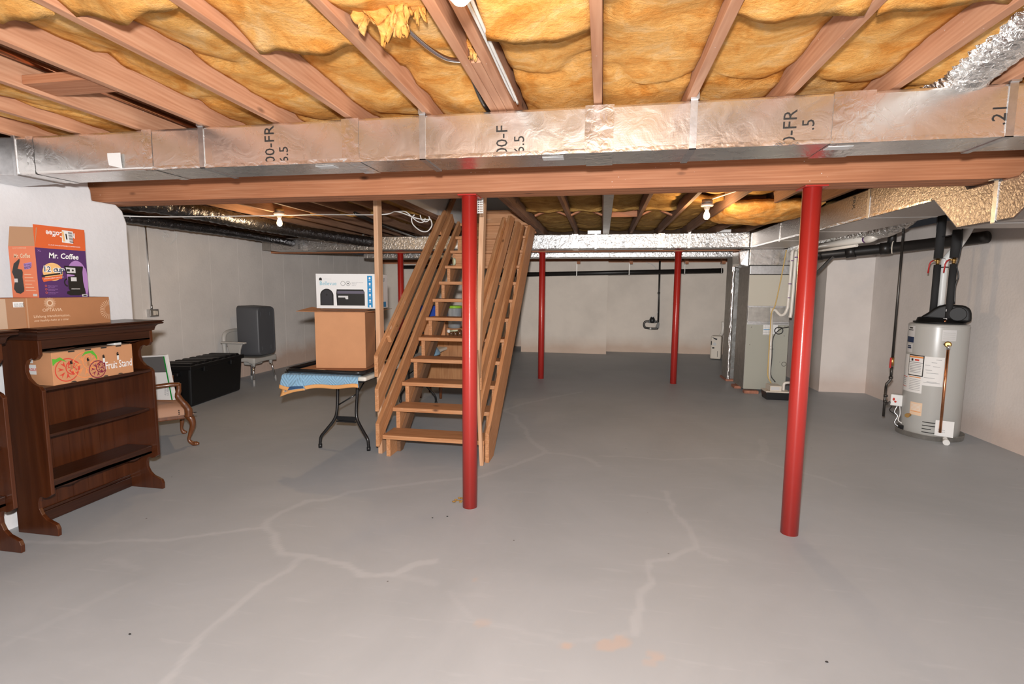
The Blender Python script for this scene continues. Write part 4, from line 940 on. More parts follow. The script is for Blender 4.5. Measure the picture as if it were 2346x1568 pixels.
b = B(); decal(b, (-3.5,ya,z0), XX, ZX, rect(.035,.10,.135,.165)); decal(b, (-3.5,ya,z0), XX, ZX, rect(.035,.12,.065,.125)); b.build('paper_label', M['paper'], e)
text('label_print', 'FRAGILE', (-3.46,ya-.001,z0+.088), XX, ZX, .022, M['red_ink'], e, bold=.0006)
text('label_print', 'TO: 4411\nOAK LANE', (-3.46,ya-.001,z0+.152), XX, ZX, .011, M['ink'], e)
b = B(); b.box(-3.36,-3.29,2.93,2.985,1.108,1.135); tag(b.build('white_packet', M['white'], bevel=.008), 'small white packet poking out of the fruit carton under the hutch valance', 'packet')
# white board with green edge in the cut off hutch
e = thing('picture_board', 'white board with green edge on the shelf of the cut off hutch', 'board', (-3.33,2.13,.9155))
b = B(); b.box(-3.30,-3.285,1.75,2.195,.9155,1.125); b.build('board', M['paper'], e); b = B(); b.box(-3.302,-3.283,2.195,2.2,.9155,1.125); b.build('edge_trim', M['green_trim'], e)

# ------------------------------------------------------------------ armchair and leaning board behind the hutch
e = thing('armchair', 'antique wooden armchair with tan upholstered seat standing behind the hutch', 'chair', (-4.08,4.3,0))
A = math.radians(50); fx = Vector((math.cos(A), math.sin(A), 0)); sy = Vector((-math.sin(A), math.cos(A), 0)); c0 = Vector((-3.86,4.12,0))   # right front corner of the seat frame
Pc = lambda f, s, z: tuple(c0 + fx*f + sy*s + Vector((0,0,z)))
def cab(f, s, dirf, dirs):
    b = B(); P = spline([Pc(f,s,.30),Pc(f+.025*dirf,s+.02*dirs,.255),Pc(f+.03*dirf,s+.025*dirs,.2),Pc(f+.01*dirf,s+.005*dirs,.12),Pc(f-.005*dirf,s,.06),Pc(f+.025*dirf,s+.015*dirs,.022),Pc(f+.055*dirf,s+.03*dirs,.018)], 6)
    n = len(P); rs = [(.034 if i < 4 else .034-.02*min(1,(i-4)/18)) if i < 24 else .014+.008*min(1,(i-24)/8) for i in range(n)]
    b.tube(P, rs, 14); b.ball(Pc(f+.055*dirf,s+.03*dirs,.017), .024,.02,.017); b.build('leg', M['chairwood'], e, smooth=True)
cab(0,0,1,-.9); cab(0,.50,.4,.0)
for s in (.04,.48): b = B(); b.tube([Pc(-.48,s,.33),Pc(-.5,s,.16),Pc(-.56,s,.0)], [.022,.02,.017], 12); b.build('leg', M['chairwood'], e)
b = B(); q = [Pc(-.5,-.0,.27),Pc(.015,-.02,.27),Pc(.015,.54,.27),Pc(-.5,.52,.27)]; b.hull(q, [(p[0],p[1],.33) for p in q]); b.build('seat_frame', M['chairwood'], e, bevel=.012)
b = B()
def seat(u, v):
    k = max(0, 1-(2*u-1)**4)*max(0, 1-(2*v-1)**4); f = -.5+.545*u; s = -.035+.59*v
    return Pc(f, s, .325+.085*k**.45)
b.slab(lambda u, v: Pc(-.5+.545*u, -.035+.59*v, .312), seat, 18, 18); b.build('seat_cushion', M['upholstery'], e)
b = B()
for i in range(5): b.ball(Pc(-.07+.014*i if i > 2 else -.075,-.042,.33+.017*i if i < 3 else .325), .006)
for i in range(6): b.ball(Pc(.0+.012*i,-.036,.325), .006)
b.build('upholstery_nails', M['ink'], e)
for s in (-.01,.53):
    b = B(); b.tube(spline([Pc(-.5,s+.03,.60),Pc(-.3,s,.605),Pc(-.14,s-.02,.615),Pc(-.055,s-.02,.61)], 6), .021, 12, flat=.8)
    b.tube(spline([Pc(-.062,s-.02,.618),Pc(-.065,s-.022,.55),Pc(-.075,s-.02,.50),Pc(-.03,s-.022,.42),Pc(.0,s-.025,.36),Pc(.0,s-.02,.29)], 6), [.02]*6+[.022]*6+[.026]*6+[.03]*6+[.034]*7, 12, flat=.75); b.build('armrest', M['chairwood'], e, smooth=True)
b = B(); b.hull([Pc(-.53,.02,.33),Pc(-.47,.02,.33),Pc(-.47,.50,.33),Pc(-.53,.50,.33)], [Pc(-.66,.02,.85),Pc(-.62,.02,.85),Pc(-.62,.50,.85),Pc(-.66,.50,.85)]); b.build('backrest', M['upholstery'], e, bevel=.02)
e = thing('picture_board', 'flat white and green box leaning upright on the tan armchair seat', 'board', (-4.15,4.26,.42))
yb_ = 4.14
b = B(); T = [(-4.46,.42),(-4.02,.435),(-4.085,.87),(-4.50,.84)]; b.prism(T, 'y', yb_, yb_+.03); b.build('board', M['paper'], e)
def bt(u, v): # point on board face
    l = Vector((-4.46+(-.04)*v, yb_, .42+.42*v)); r = Vector((-4.02-.065*v, yb_, .435+.435*v)); return l.lerp(r, u)
def bq(b, u0, u1, v0, v1, off):
    vs = [b.bm.verts.new(bt(*p)-Vector((0,off,0))) for p in ((u0,v0),(u1,v0),(u1,v1),(u0,v1))]; b.bm.faces.new(vs)
b = B(); bq(b, .93,.965,0,.97,.0015); b.build('green_stripe', M['green_trim'], e)
b = B(); bq(b, 0,.93,.62,.97,.001); b.build('printed_picture', M['photo_gray'], e)
text('printed_text', 'ASSEMBLY\nGUIDE', tuple(bt(.82,.1)-Vector((0,.001,0))), (.1,0,1), (-1,0,.1), .028, M['ink_gray'], e)

# ------------------------------------------------------------------ black storage bin by the left wall
e = thing('storage_bin', 'long black plastic storage bin with ribbed lid on the floor by the left wall', 'bin', (-5.45,6.02,0))
A = math.radians(98.4); c0 = Vector((-5.205,6.60,0)); du = Vector((math.cos(A+PI), math.sin(A+PI), 0)); du = Vector((.147,-.989,0)); dv = Vector((-.989,-.147,0))
Q = lambda u, v, z: tuple(c0 + du*u + dv*v + Vector((0,0,z)))
LN, DP = 1.16, .46
b = B(); b.hull([Q(.03,.03,0),Q(LN-.03,.03,0),Q(LN-.03,DP-.03,0),Q(.03,DP-.03,0)], [Q(0,0,.5),Q(LN,0,.5),Q(LN,DP,.5),Q(0,DP,.5)]); b.build('bin_body', M['binblack'], e, bevel=.03, seg=3)
b = B(); b.hull([Q(-.02,-.02,.48),Q(LN+.02,-.02,.48),Q(LN+.02,DP+.02,.48),Q(-.02,DP+.02,.48)], [Q(-.02,-.02,.53),Q(LN+.02,-.02,.53),Q(LN+.02,DP+.02,.53),Q(-.02,DP+.02,.53)])
for i in range(8):
    u0 = .03+i*.142
    b.hull([Q(u0,.02,.53),Q(u0+.09,.02,.53),Q(u0+.09,DP-.02,.53),Q(u0,DP-.02,.53)], [Q(u0+.01,.03,.556),Q(u0+.08,.03,.556),Q(u0+.08,DP-.03,.556),Q(u0+.01,DP-.03,.556)])
b.build('lid', M['binblack'], e, bevel=.008)
for u in (-.03,LN+.0):
    b = B(); b.hull([Q(u-.02,.13,.40),Q(u+.05,.13,.40),Q(u+.05,.33,.40),Q(u-.02,.33,.40)], [Q(u-.02,.13,.45),Q(u+.05,.13,.45),Q(u+.05,.33,.45),Q(u-.02,.33,.45)]); b.build('handle', M['binblack'], e, bevel=.012)
for u in (.25,.85):
    b = B(); b.hull([Q(u,-.03,.43),Q(u+.08,-.03,.43),Q(u+.08,-.002,.43),Q(u,-.002,.43)], [Q(u,-.03,.5),Q(u+.08,-.03,.5),Q(u+.08,-.002,.5),Q(u,-.002,.5)]); b.build('latch', M['binblack'], e, bevel=.006)

# ------------------------------------------------------------------ shower chair and tote
e = thing('shower_chair', 'grey plastic shower chair with chrome legs against the far left wall', 'chair', (-5.42,7.1,0))
for (x, y, xt, yt) in ((-5.225,6.86,-5.25,6.90),(-5.21,7.35,-5.25,7.31),(-5.64,6.86,-5.6,6.9),(-5.64,7.35,-5.6,7.31)):
    b = B(); b.cyl((x,y,.07),(xt,yt,.36),.0135,n=16); o = b.build('leg', M['chrome'], e)
    b = B(); b.cyl((x-(xt-x)*.2,y-(yt-y)*.2,.0),(x,y,.10),.018,.0155,n=16); b.build('leg_tip', M['rubber'], o)
    b = B(); b.cyl((xt,yt,.30),(xt,yt,.40),.022,.034,n=16); b.build('leg_socket', M['chairgray'], e, smooth=True)
b = B(); b.slab(lambda u, v: (-5.66+.47*u, 6.84+.54*v, .375+.02*math.cos(PI*(v-.5))-.03*(u>.8)), lambda u, v: (-5.66+.47*u, 6.84+.54*v, .425+.014*((2*v-1)**2)), 12, 16); b.build('seat', M['chairgray'], e, bevel=.01)
b = B(); b.box(-5.50,-5.33,6.98,7.24,.30,.38); b.build('commode_guide', M['chairgray'], e, bevel=.03, seg=3)
b = B(); P = spline([(-5.69,6.86,.40),(-5.71,6.86,.62),(-5.72,6.90,.80),(-5.72,7.11,.84),(-5.72,7.32,.80),(-5.71,7.36,.62),(-5.69,7.36,.40)], 8); b.tube(P, .03, 12, flat=.6); b.box(-5.735,-5.705,6.90,7.32,.6,.82); b.build('backrest', M['chairgray'], e, smooth=False)
for y in (6.82,7.40):
    b = B(); b.box(-5.72,-5.31,y-.032,y+.032,.655,.685); b.prism([(-5.56,.43),(-5.42,.43),(-5.40,.56),(-5.36,.655),(-5.62,.655),(-5.60,.56)], 'y', y-.017, y+.017); b.build('armrest', M['chairgray'], e, bevel=.012, seg=3)
def rrect(x, yc, zc, hy, hz, r, n=6):
    pts = []
    for q, (sy_, sz_) in enumerate(((1,-1),(1,1),(-1,1),(-1,-1))):
        a0 = -PI/2+q*PI/2
        for i in range(n+1):
            a = a0+PI/2*i/n; pts.append((x, yc+sy_*(hy-r)+r*math.cos(a), zc+sz_*(hz-r)+r*math.sin(a)))
    return pts
e = thing('storage_tote', 'dark grey plastic tote tipped on its side on the shower chair', 'tote', (-5.45,7.15,.44))
b = B(); secs = [(-5.555,.222,.39,.05),(-5.55,.226,.395,.05),(-5.33,.215,.385,.06),(-5.225,.208,.38,.07),(-5.205,.20,.372,.07),(-5.198,.185,.358,.06),(-5.21,.175,.35,.055)]
RR = [[b.bm.verts.new(p) for p in rrect(x, 7.185, .835, hy, hz, r)] for x, hy, hz, r in secs]
for a, c in zip(RR, RR[1:]):
    for j in range(len(a)):
        f = b.bm.faces.new((a[j], a[(j+1) % len(a)], c[(j+1) % len(a)], c[j])); f.smooth = True
b.bm.faces.new(RR[0]); b.bm.faces.new(RR[-1]); o = b.build('tote_body', M['gray_tote'], e)
b = B()
for y, z in ((7.05,1.1),(7.27,1.1),(7.05,.57),(7.27,.57)): b.box(-5.206,-5.198,y-.006,y+.006,z-.03,z+.03)
b.build('foot_ridge', M['gray_tote'], e, bevel=.003)

# ------------------------------------------------------------------ folding table with boxes
e = thing('folding_table', 'white folding table with black bent legs beside the stairs under the blue blanket', 'table', (-2.4,5.25,0))
b = B(); b.box(-2.78,-2.02,4.09,6.5,.70,.742); b.build('tabletop', M['table_white'], e, bevel=.018, seg=3)
b = B(); b.box(-2.72,-2.08,4.15,6.44,.675,.70); b.build('table_frame', M['black'], e)
for yf in (4.42,6.18):
    sg = -1 if yf < 5 else 1
    for s in (-1, 1):
        xc = -2.365
        b = B(); P = spline([(xc+s*.10,yf+sg*.0,.69),(xc+s*.10,yf+sg*.02,.50),(xc+s*.10,yf+sg*.045,.34),(xc+s*.125,yf+sg*.06,.26),(xc+s*.19,yf+sg*.085,.17),(xc+s*.235,yf+sg*.1,.11),(xc+s*.245,yf+sg*.105,.06),(xc+s*.247,yf+sg*.105,.02)], 7); b.tube(P, .0145, 12)
        o = b.build('leg', M['blackgloss'], e); b = B(); b.cyl((xc+s*.247,yf+sg*.105,0),(xc+s*.247,yf+sg*.105,.035),.018,n=16); b.build('foot_cap', M['black'], o)
    b = B(); b.prism([(-2.465,.30),(-2.265,.30),(-2.265,.27),(-2.31,.245),(-2.42,.245),(-2.465,.27)], 'y', yf+sg*.047-.006, yf+sg*.047+.006); b.box(-2.465,-2.265,yf+sg*.055-.008,yf+sg*.055+.008,.245,.258); b.build('cross_plate', M['blackgloss'], e)
    b = B(); b.tube([(-2.462,yf+sg*.03,.40),(-2.30,yf-sg*.06,.505),(-2.28,yf-sg*.3,.68)], .007, 8); b.build('brace', M['blackgloss'], e)
    b = B(); b.box(-2.305,-2.29,yf-sg*.06-.01,yf-sg*.06+.01,.48,.54); b.build('brace_lock', M['chrome'], e)
# blue quilted moving blanket hanging over the front end
e = thing('moving_blanket', 'blue quilted moving blanket with orange binding draped over the folding table front', 'blanket', (-2.4,4.3,.6))
XL, XR = -2.79, -2.075
def prof(s, x):
    """s = distance from the table edge along the cloth: <0 lying on top, >0 hanging"""
    if s <= 0: return (4.09-s, .7475)
    a = min(s, .03); return (4.075-.03*math.sin(min(1,s/.05)*PI/2)-.018*math.sin(x*9+1)*min(1,s*8), .7475-max(0,s-.02) )
def blk(off):
    def g(u, v):
        x = XL+(XR-XL)*u; dep = .135+.02*math.sin(u*5+.4)-.045*(1-u)**3*0+.012*math.sin(u*11)
        s = -.62+(.62+dep)*v; y, z = prof(s, x)
        if s > 0: x += -.035*(s/.12)*(1-2*u)*.6
        herr = 0
        if s > -.1:
            p = (u*11)%1; herr = .0012*abs(((v*46+ (p if int(u*11)%2 else 1-p)*4)%1)-.5)
        return (x, y-off-herr, z+(off if s <= 0 else 0)+herr*.3)
    return g
b = B(); b.slab(blk(0), blk(.008), 110, 90); b.build('quilt', M['blanket'], e)
b = B()
def bind(u, v):
    g = blk(.010)(u, 1.0); g0 = blk(.010)(u, .955); p = Vector(g0).lerp(Vector(g), v); return tuple(p-Vector((0,.003,0)))
b.slab(bind, lambda u, v: tuple(Vector(bind(u, v))+Vector((0,-.004,0))), 80, 3); b.build('binding', M['binding'], e, smooth=True)
# folded corner drooping at the left
def fold(u, v):
    p0 = Vector((-2.80,4.12,.742)); p1 = Vector((-2.60,4.035,.715)); p2 = Vector((-2.80,4.02,.55)); p3 = Vector((-2.56,4.03,.615))
    p = p0.lerp(p1,u).lerp(p2.lerp(p3,u), v); return tuple(p+Vector((0,-.022*math.sin(PI*u)*math.sin(PI*v)-.006,.01*math.sin(3*u))))
b = B(); b.slab(fold, lambda u, v: tuple(Vector(fold(u,v))+Vector((0,-.006,0))), 14, 14); b.build('folded_corner', M['blanket'], e)
def strip(fn, a, c, n=16):
    b = B(); b.slab(lambda u, v: tuple(Vector(fn(*a(u,v)))+Vector((0,-.0075,0))), lambda u, v: tuple(Vector(fn(*a(u,v)))+Vector((0,-.0115,0))), n, 2); return b.build('binding', M['binding'], e)
strip(fold, lambda u, v: (.16*v, u), 0); strip(fold, lambda u, v: (u, .84+.16*v), 0)
b = B(); b.slab(lambda u, v: tuple(Vector(fold(.2+.78*u,.62+.18*v))+Vector((0,-.0075,-.002))), lambda u, v: tuple(Vector(fold(.2+.78*u,.62+.18*v))+Vector((0,-.0105,-.002))), 10, 3); b.build('underside', M['blanket_dark'], e)
b = B(); b.slab(lambda u, v: (-1.99+.09*math.sin(PI*u)**.6*v-.05, 5.72+.4*u, .75+.05*(1-v)*math.sin(PI*u)-.045*v*v), lambda u, v: (-1.99+.09*math.sin(PI*u)**.6*v-.05, 5.72+.4*u, .765+.06*(1-v)*math.sin(PI*u)-.04*v*v), 16, 8)
b.build('far_corner', M['blanket'], e, smooth=True)
# black tray lid
e = thing('bin_lid', 'black plastic bin lid lying upside down on the blanket under the cardboard box', 'lid', (-2.4,4.36,.757))
ZB = .762
b = B(); x0, x1, y0, y1 = -2.775,-2.03,4.05,4.66
b.box(x0,x1,y0,y1,ZB,ZB+.008)
b.build('lid_panel', M['binblack'], e)
b = B(); b.tube([(x0+.05,y0,ZB+.02),(x1-.06,y0,ZB+.02),(x1-.015,y0+.02,ZB+.02),(x1,y0+.07,ZB+.02),(x1,y1-.06,ZB+.02),(x1-.06,y1,ZB+.02),(x0+.06,y1,ZB+.02),(x0,y1-.06,ZB+.02),(x0,y0+.05,ZB+.02)], .019, 12, closed=True); b.build('lid_rim', M['blackgloss'], e)
b = B(); b.box(-2.72,-2.11,4.10,4.60,ZB+.0085,ZB+.013); tag(b.build('cardboard_sheet', M['card_dark']), 'flat cardboard sheet inside the black lid under the box', 'cardboard')
# cardboard box with flaps spread
e = thing('cardboard_box', 'plain brown cardboard box with its flaps folded out, standing in the black lid', 'box', (-2.4,4.5,.776))
R = Matrix.Rotation(math.radians(11), 3, 'Z'); c0 = Vector((-2.597,4.265,0)); K = lambda u, v, z: tuple(c0+R @ Vector((u,v,0))+Vector((0,0,z)))
W, D, Z0, Z1 = .462, .36, .776, 1.296
b = B(); b.hull([K(0,0,Z0),K(W,0,Z0),K(W,D,Z0),K(0,D,Z0)], [K(0,0,Z1),K(W,0,Z1),K(W,D,Z1),K(0,D,Z1)]); b.build('box_body', M['card'], e, bevel=.002)
def flap(pts, dz=.004):
    b = B(); b.hull(pts, [(p[0],p[1],p[2]+dz) for p in pts]); b.build('flap', M['card_dark'], e)
flap([K(-.16,-.02,Z1+.005),K(0,-.012,Z1+.001),K(0,D+.01,Z1+.001),K(-.16,D+.02,Z1+.03)])
flap([K(0,-.02,Z1+.001),K(W,-.02,Z1+.001),K(W,.17,Z1+.016),K(0,.17,Z1+.016)])
flap([K(W,0,Z1+.001),K(W+.17,.02,Z1+.02),K(W+.17,D,Z1+.02),K(W,D,Z1+.001)])
flap([K(0,.17,Z1+.018),K(W,.17,Z1+.018),K(W,D+.14,Z1+.022),K(0,D+.14,Z1+.022)], .006)
# white mailbox carton
e = thing('mailbox_carton', 'white carton with printed black mailbox and blue stripe on the brown box', 'box', (-2.4,4.5,1.325))
R = Matrix.Rotation(math.radians(6), 3, 'Z'); c0 = Vector((-2.665,4.42,0)); W, D, Z0, Z1 = .585, .33, 1.325, 1.650
b = B(); b.hull([K(0,0,Z0),K(W,0,Z0),K(W,D,Z0),K(0,D,Z0)], [K(0,0,Z1),K(W,0,Z1),K(W,D,Z1),K(0,D,Z1)]); b.build('carton_body', M['paper'], e, bevel=.0015)
o = K(0,0,Z0); xd = tuple(R @ Vector((1,0,0))); pw = lambda u, z: tuple(Vector(K(u,0,Z0+z)))
text('printed_text', 'Bellevue', pw(.035,.218), xd, ZX, .052, M['teal_ink'], e, sx=.95)
b = B()
hx, hz = .046, .275
decal(b, o, xd, ZX, [(hx-.014,hz-.012),(hx+.014,hz-.012),(hx+.014,hz+.004)]+ell(hx,hz+.002,.014,.012,10,0,PI)[1:]+[(hx-.014,hz+.004)], .001)
b.build('printed_icon', M['ink'], e)
text('printed_text', 'mailbox co.', pw(.07,.272), xd, ZX, .018, M['paper_gray'], e)
b = B(); decal(b, o, xd, ZX, [(.038,.028),(.168,.028)]+ell(.103,.12,.065,.065,20,0,PI), .001); b.build('printed_picture', M['photo_black'], e)
b = B(); decal(b, o, xd, ZX, [(.050,.036),(.156,.036)]+ell(.103,.12,.053,.053,20,0,PI), .002); b.build('printed_picture', M['photo_gray_dark'], e)
b = B(); decal(b, o, xd, ZX, ell(.103,.128,.009), .003); b.build('printed_icon', M['ink'], e)
b = B(); decal(b, o, xd, ZX, [(.2,.028),(.47,.028),(.47,.155),(.455,.18),(.2,.18),(.195,.14)], .001); b.build('printed_picture', M['photo_black'], e)
b = B(); decal(b, o, xd, ZX, [(.206,.14),(.466,.14),(.462,.165),(.206,.165)], .002); b.build('printed_shine', M['lilac_gray'], e)
b = B(); decal(b, o, xd, ZX, [(.215,.12),(.31,.12),(.31,.088),(.288,.088),(.28,.104),(.215,.104)], .003); b.build('printed_flag', M['paper_gray'], e)
b = B(); ring(b, o, xd, ZX, .262, .235, .022, .003, n=24); ring(b, o, xd, ZX, .312, .235, .022, .003, n=24); decal(b, o, xd, ZX, ell(.312,.235,.007)); b.build('printed_icon', M['photo_gray'], e)
text('printed_text', 'BLACK POST MOUNT\nMAILBOX', pw(.348,.24), xd, ZX, .0115, M['ink_gray'], e); text('printed_text', 'Small size', pw(.348,.214), xd, ZX, .010, M['ink_gray'], e)
b = B(); decal(b, o, xd, ZX, rect(.497,.545,.012,.308), .001); b.build('blue_stripe', M['blue_print'], e)
b = B()
for i in range(6):
    zc = .285-.052*i; decal(b, o, xd, ZX, ell(.521,zc,.009,.011,14), .002); decal(b, o, xd, ZX, rect(.512,.53,zc-.02,zc-.017), .002)
b.build('printed_icon', M['white_ink'], e)
sd = tuple(R @ Vector((0,1,0))); so = K(W,0,Z0)
b = B(); decal(b, so, sd, ZX, rect(.10,.27,.01,.06), .001); b.build('blue_stripe', M['blue_print'], e)
b = B(); decal(b, so, sd, ZX, [(.05,.1),(.17,.1)]+ell(.11,.18,.06,.055,18,0,PI), .001); b.build('printed_picture', M['photo_black'], e)
text('printed_text', 'M07', tuple(Vector(so)+Vector(sd)*.15+Vector((0,0,.255))), sd, ZX, .05, M['ink'], e)

# ------------------------------------------------------------------ furnace
e = thing('furnace', 'tall grey green furnace cabinet under the foil trunk duct, partly behind the right red post', 'furnace', (2.46,8.3,.04))
FX0, FX1, FY0, FY1 = 2.135, 2.72, 8.0, 8.58
def panel(name, z0, z1, m, dx=0, side=True):
    b = B(); b.box(FX0-dx,FX1+dx,FY0,FY1,z0,z1); return b.build(name, m, e, bevel=.006)
panel('lower_cabinet', .045, 1.055, M['furn_green']); panel('coil_housing', 1.06, 1.285, M['galv_dull'], -.004); panel('upper_cabinet', 1.29, 1.752, M['furn_beige'], -.002); panel('transition', 1.757, 1.885, M['galv'], -.006)
b = B(); b.box(FX0-.012,FX1+.0,FY0+.0,FY1,1.888,2.128); b.build('plenum', M['foil'], e, bevel=.01)
b = B(); b.box(FX0-.004,FX0-.0005,FY0+.005,FY1-.004,.06,1.88); b.build('side_panel', M['galv_dull'], e)
b = B(); b.hull([(1.99,8.02,1.89),(2.12,7.99,1.86),(2.12,8.42,1.86),(1.99,8.42,1.9)], [(1.97,8.0,2.10),(2.12,7.99,2.125),(2.12,8.42,2.125),(1.97,8.42,2.12)]); b.build('side_boot', M['foil_tape'], e, bevel=.02)
b = B()
for z in (1.285,1.055,1.03): b.box(FX0+.006,FX1-.006,FY0-.006,FY0-.001,z-.012,z+.012)
b.build('panel_lip', M['galv'], e, bevel=.002)
b = B()
for x, z in ((2.18,1.275),(2.63,1.275),(2.2,.98),(2.19,.72),(2.52,.66),(2.66,1.0),(2.66,.86),(2.62,.47)): b.ball((x,FY0-.002,z), .007)
b.build('screw', M['chrome'], e)
o = (FX0,FY0,0); XX = (1,0,0)
b = B(); decal(b, o, XX, ZX, rect(.23,.33,.87,1.02)); decal(b, o, XX, ZX, rect(.35,.43,.88,1.02)); b.build('data_label', M['paper'], e)
b = B()
for k in range(6): decal(b, o, XX, ZX, rect(.235,.325,.875+.025*k,.878+.025*k), .002)
for k in range(3): decal(b, o, XX, ZX, rect(.26+.022*k,.262+.022*k,.875,1.015), .002)
b.build('label_rule', M['ink_gray'], e)
b = B(); decal(b, o, XX, ZX, rect(.235,.33,.945,.955), .0024); b.build('label_stripe', M['blue_print'], e)
b = B(); ring(b, o, XX, ZX, .545, .44, .034, .006, .001, n=24); b.build('knockout_ring', M['ink'], e)
for x, y, lb in ((2.22,7.93,'red brick under the front left corner of the furnace'),(2.12,8.35,'red brick under the rear left edge of the furnace')):
    b = B(); b.obox((x,y,.021), .2, .1, .042, 0 if y < 8 else PI/2); tag(b.build('brick', M['brick'], bevel=.004), lb, 'brick', 'bricks under the furnace ducts')
for x, y in ((2.66,8.5),(2.2,8.5),(2.66,8.06)):
    b = B(); b.obox((x,y,.021), .1, .09, .042); b.build('support_brick', M['brick'], e)
# white drain pipe with trap in front of the furnace
e = thing('drain_pipe', 'white plastic drain pipe with trap running down the furnace front into the pump', 'pipe', (2.46,7.92,.19))
yv = 7.93
b = B(); b.tube(spline([(2.675,yv,2.10),(2.67,yv,1.8),(2.66,yv,1.35),(2.655,yv,1.27),(2.625,yv,1.19),(2.58,yv,1.165),(2.54,yv,1.19),(2.50,yv,1.235),(2.46,yv,1.245)], 8), .021, 14); b.build('trap_pipe', M['pvc'], e, smooth=True)
b = B(); b.cyl((2.448,yv,1.265),(2.455,yv-.06,.19),.019,n=16); b.cyl((2.448,yv,1.27),(2.448,yv,1.19),.024,n=16); b.cyl((2.452,yv-.03,.72),(2.452,yv-.031,.66),.023,n=16); b.build('downpipe', M['pvc'], e)
b = B(); b.tube(spline([(2.735,yv+.03,2.10),(2.73,yv+.03,1.7),(2.72,yv+.03,1.25),(2.71,yv+.03,1.13)], 6), .024, 14); b.build('vent_pipe', M['pvc'], e)
b = B()
for x, z in ((2.675,1.95),(2.668,1.62),(2.664,1.42),(2.735,2.0)): b.cyl((x,yv,z-.006),(x,yv,z+.006),.0225 if x < 2.7 else .0255,n=16)
b.build('primer_ring', M['purple'], e)
b = B(); b.tube(spline([(2.57,7.86,2.10),(2.53,7.86,1.75),(2.47,7.86,1.33),(2.425,7.86,1.20),(2.418,7.85,.9),(2.415,7.84,.5),(2.42,7.83,.28),(2.46,7.80,.18)], 8), .008, 8); tag(b.build('rubber_tube', M['yellow_tube'], smooth=True), 'thin yellowed tube slanting down across the furnace front', 'tube')
b = B(); P = [(2.68,7.9,1.0),(2.60,7.89,.985)] + [(2.545+.055*math.cos(a),7.885,.945+.05*math.sin(a)) for a in [1.2+i*.42 for i in range(15)]] + [(2.475,7.88,.85),(2.47,7.87,.55),(2.465,7.86,.3),(2.52,7.82,.2)]
b.tube(spline(P, 4), .0065, 8); tag(b.build('power_cord', M['black'], smooth=True), 'black cord with one loop hanging on the furnace front', 'cord')
e = thing('condensate_pump', 'small pump with black tank and white top on the floor before the furnace', 'pump', (2.42,7.6,0))
b = B(); b.hull([(2.31,7.48,0),(2.60,7.48,0),(2.60,7.7,0),(2.31,7.7,0)], [(2.30,7.47,.105),(2.61,7.47,.105),(2.61,7.71,.105),(2.30,7.71,.105)]); b.build('tank', M['black'], e, bevel=.008)
b = B(); b.box(2.295,2.615,7.465,7.715,.106,.125); b.box(2.35,2.5,7.48,7.69,.125,.20); b.build('pump_cover', M['ivory'], e, bevel=.006)
b = B(); b.tube(spline([(2.555,7.58,.12),(2.555,7.58,.19),(2.565,7.58,.225),(2.60,7.58,.235),(2.66,7.6,.235)], 6), .018, 12); b.build('inlet_pipe', M['pvc'], e)
b = B(); decal(b, (2.36,7.48,.14), XX, ZX, rect(.0,.11,.0,.045)); b.build('rating_label', M['paper_gray'], e)

# ------------------------------------------------------------------ pipes right of the furnace
e = thing('drain_pipe', 'pale plastic pipe running under the trunk duct to the right of the right post', 'pipe', (2.85,6.8,2.08))
b = B(); b.cyl((2.66,7.25,2.085),(2.925,6.40,2.105),.036,n=20); b.tube(spline([(2.925,6.40,2.105),(2.945,6.34,2.11),(2.985,6.33,2.135),(3.04,6.34,2.165)], 5), .042, 18); b.build('pipe_run', M['pvc'], e)
b = B(); b.cyl((2.917,6.425,2.104),(2.924,6.405,2.105),.0375,n=20); b.build('primer_ring', M['purple'], e)
b = B(); b.cyl((2.70,7.35,2.03),(2.92,6.6,2.055),.018,n=14); b.build('thin_run', M['pvc'], e)
e = thing('waste_pipe', 'thick black waste pipe along the right wall behind the water heater', 'pipe', (3.3,6.5,2.0))
PA, PB_, PC_ = Vector((2.75,7.3,1.985)), Vector((3.50,6.75,2.05)), Vector((3.84,5.98,2.08))
b = B(); b.tube(spline([PA,(3.1,7.08,2.015),PB_,(3.70,6.3,2.065),PC_], 8), .062, 22); b.build('pipe_run', M['blackpipe'], e, smooth=True)
for t in (.03,.42,.8):
    p = PA.lerp(PB_, t); d = (PB_-PA).normalized()*.05; b = B(); b.cyl(p-d, p+d, .072, n=22); b.build('coupling', M['blackpipe'], e)
b = B(); b.cyl((3.40,6.84,2.04),(3.40,6.84,2.33),.045,n=18); b.build('branch_pipe', M['blackpipe'], e)
b = B(); p = PA.lerp(PB_,.86); b.tube([p+Vector((-.01,-.05,0))+Vector((.02*math.sin(a),-.02*abs(math.sin(a)),.07*math.cos(a))) for a in [PI+i*.3 for i in range(12)]], .006, 8); b.build('pipe_hook', M['ivory'], e)
b = B(); b.bar((2.70,7.22,1.70),(2.90,7.16,1.96),.03,.035,(0,1,0)); b.build('brace', M['steel_dark'], e)
e = thing('waste_pipe', 'black waste pipe hung on straps across the rear wall', 'pipe', (.3,11.9,1.85))
b = B(); b.cyl((-2.4,11.92,1.845),(2.62,11.92,1.955),.052,n=20); b.build('pipe_run', M['blackpipe'], e)
for x in (-.582,.599,1.805,2.58):
    z = 1.898+.0219*(x-0); b = B(); b.box(x-.007,x+.007,11.85,11.853,z-.06,2.13); b.box(x-.007,x+.007,11.853,11.985,z-.06,z-.055); b.build('strap_hanger', M['galv_dull'], e)
    b = B(); b.box(x-.0,x+.075,11.84,11.99,2.10,2.36); b.build('hanger_block', M['beam'], e)
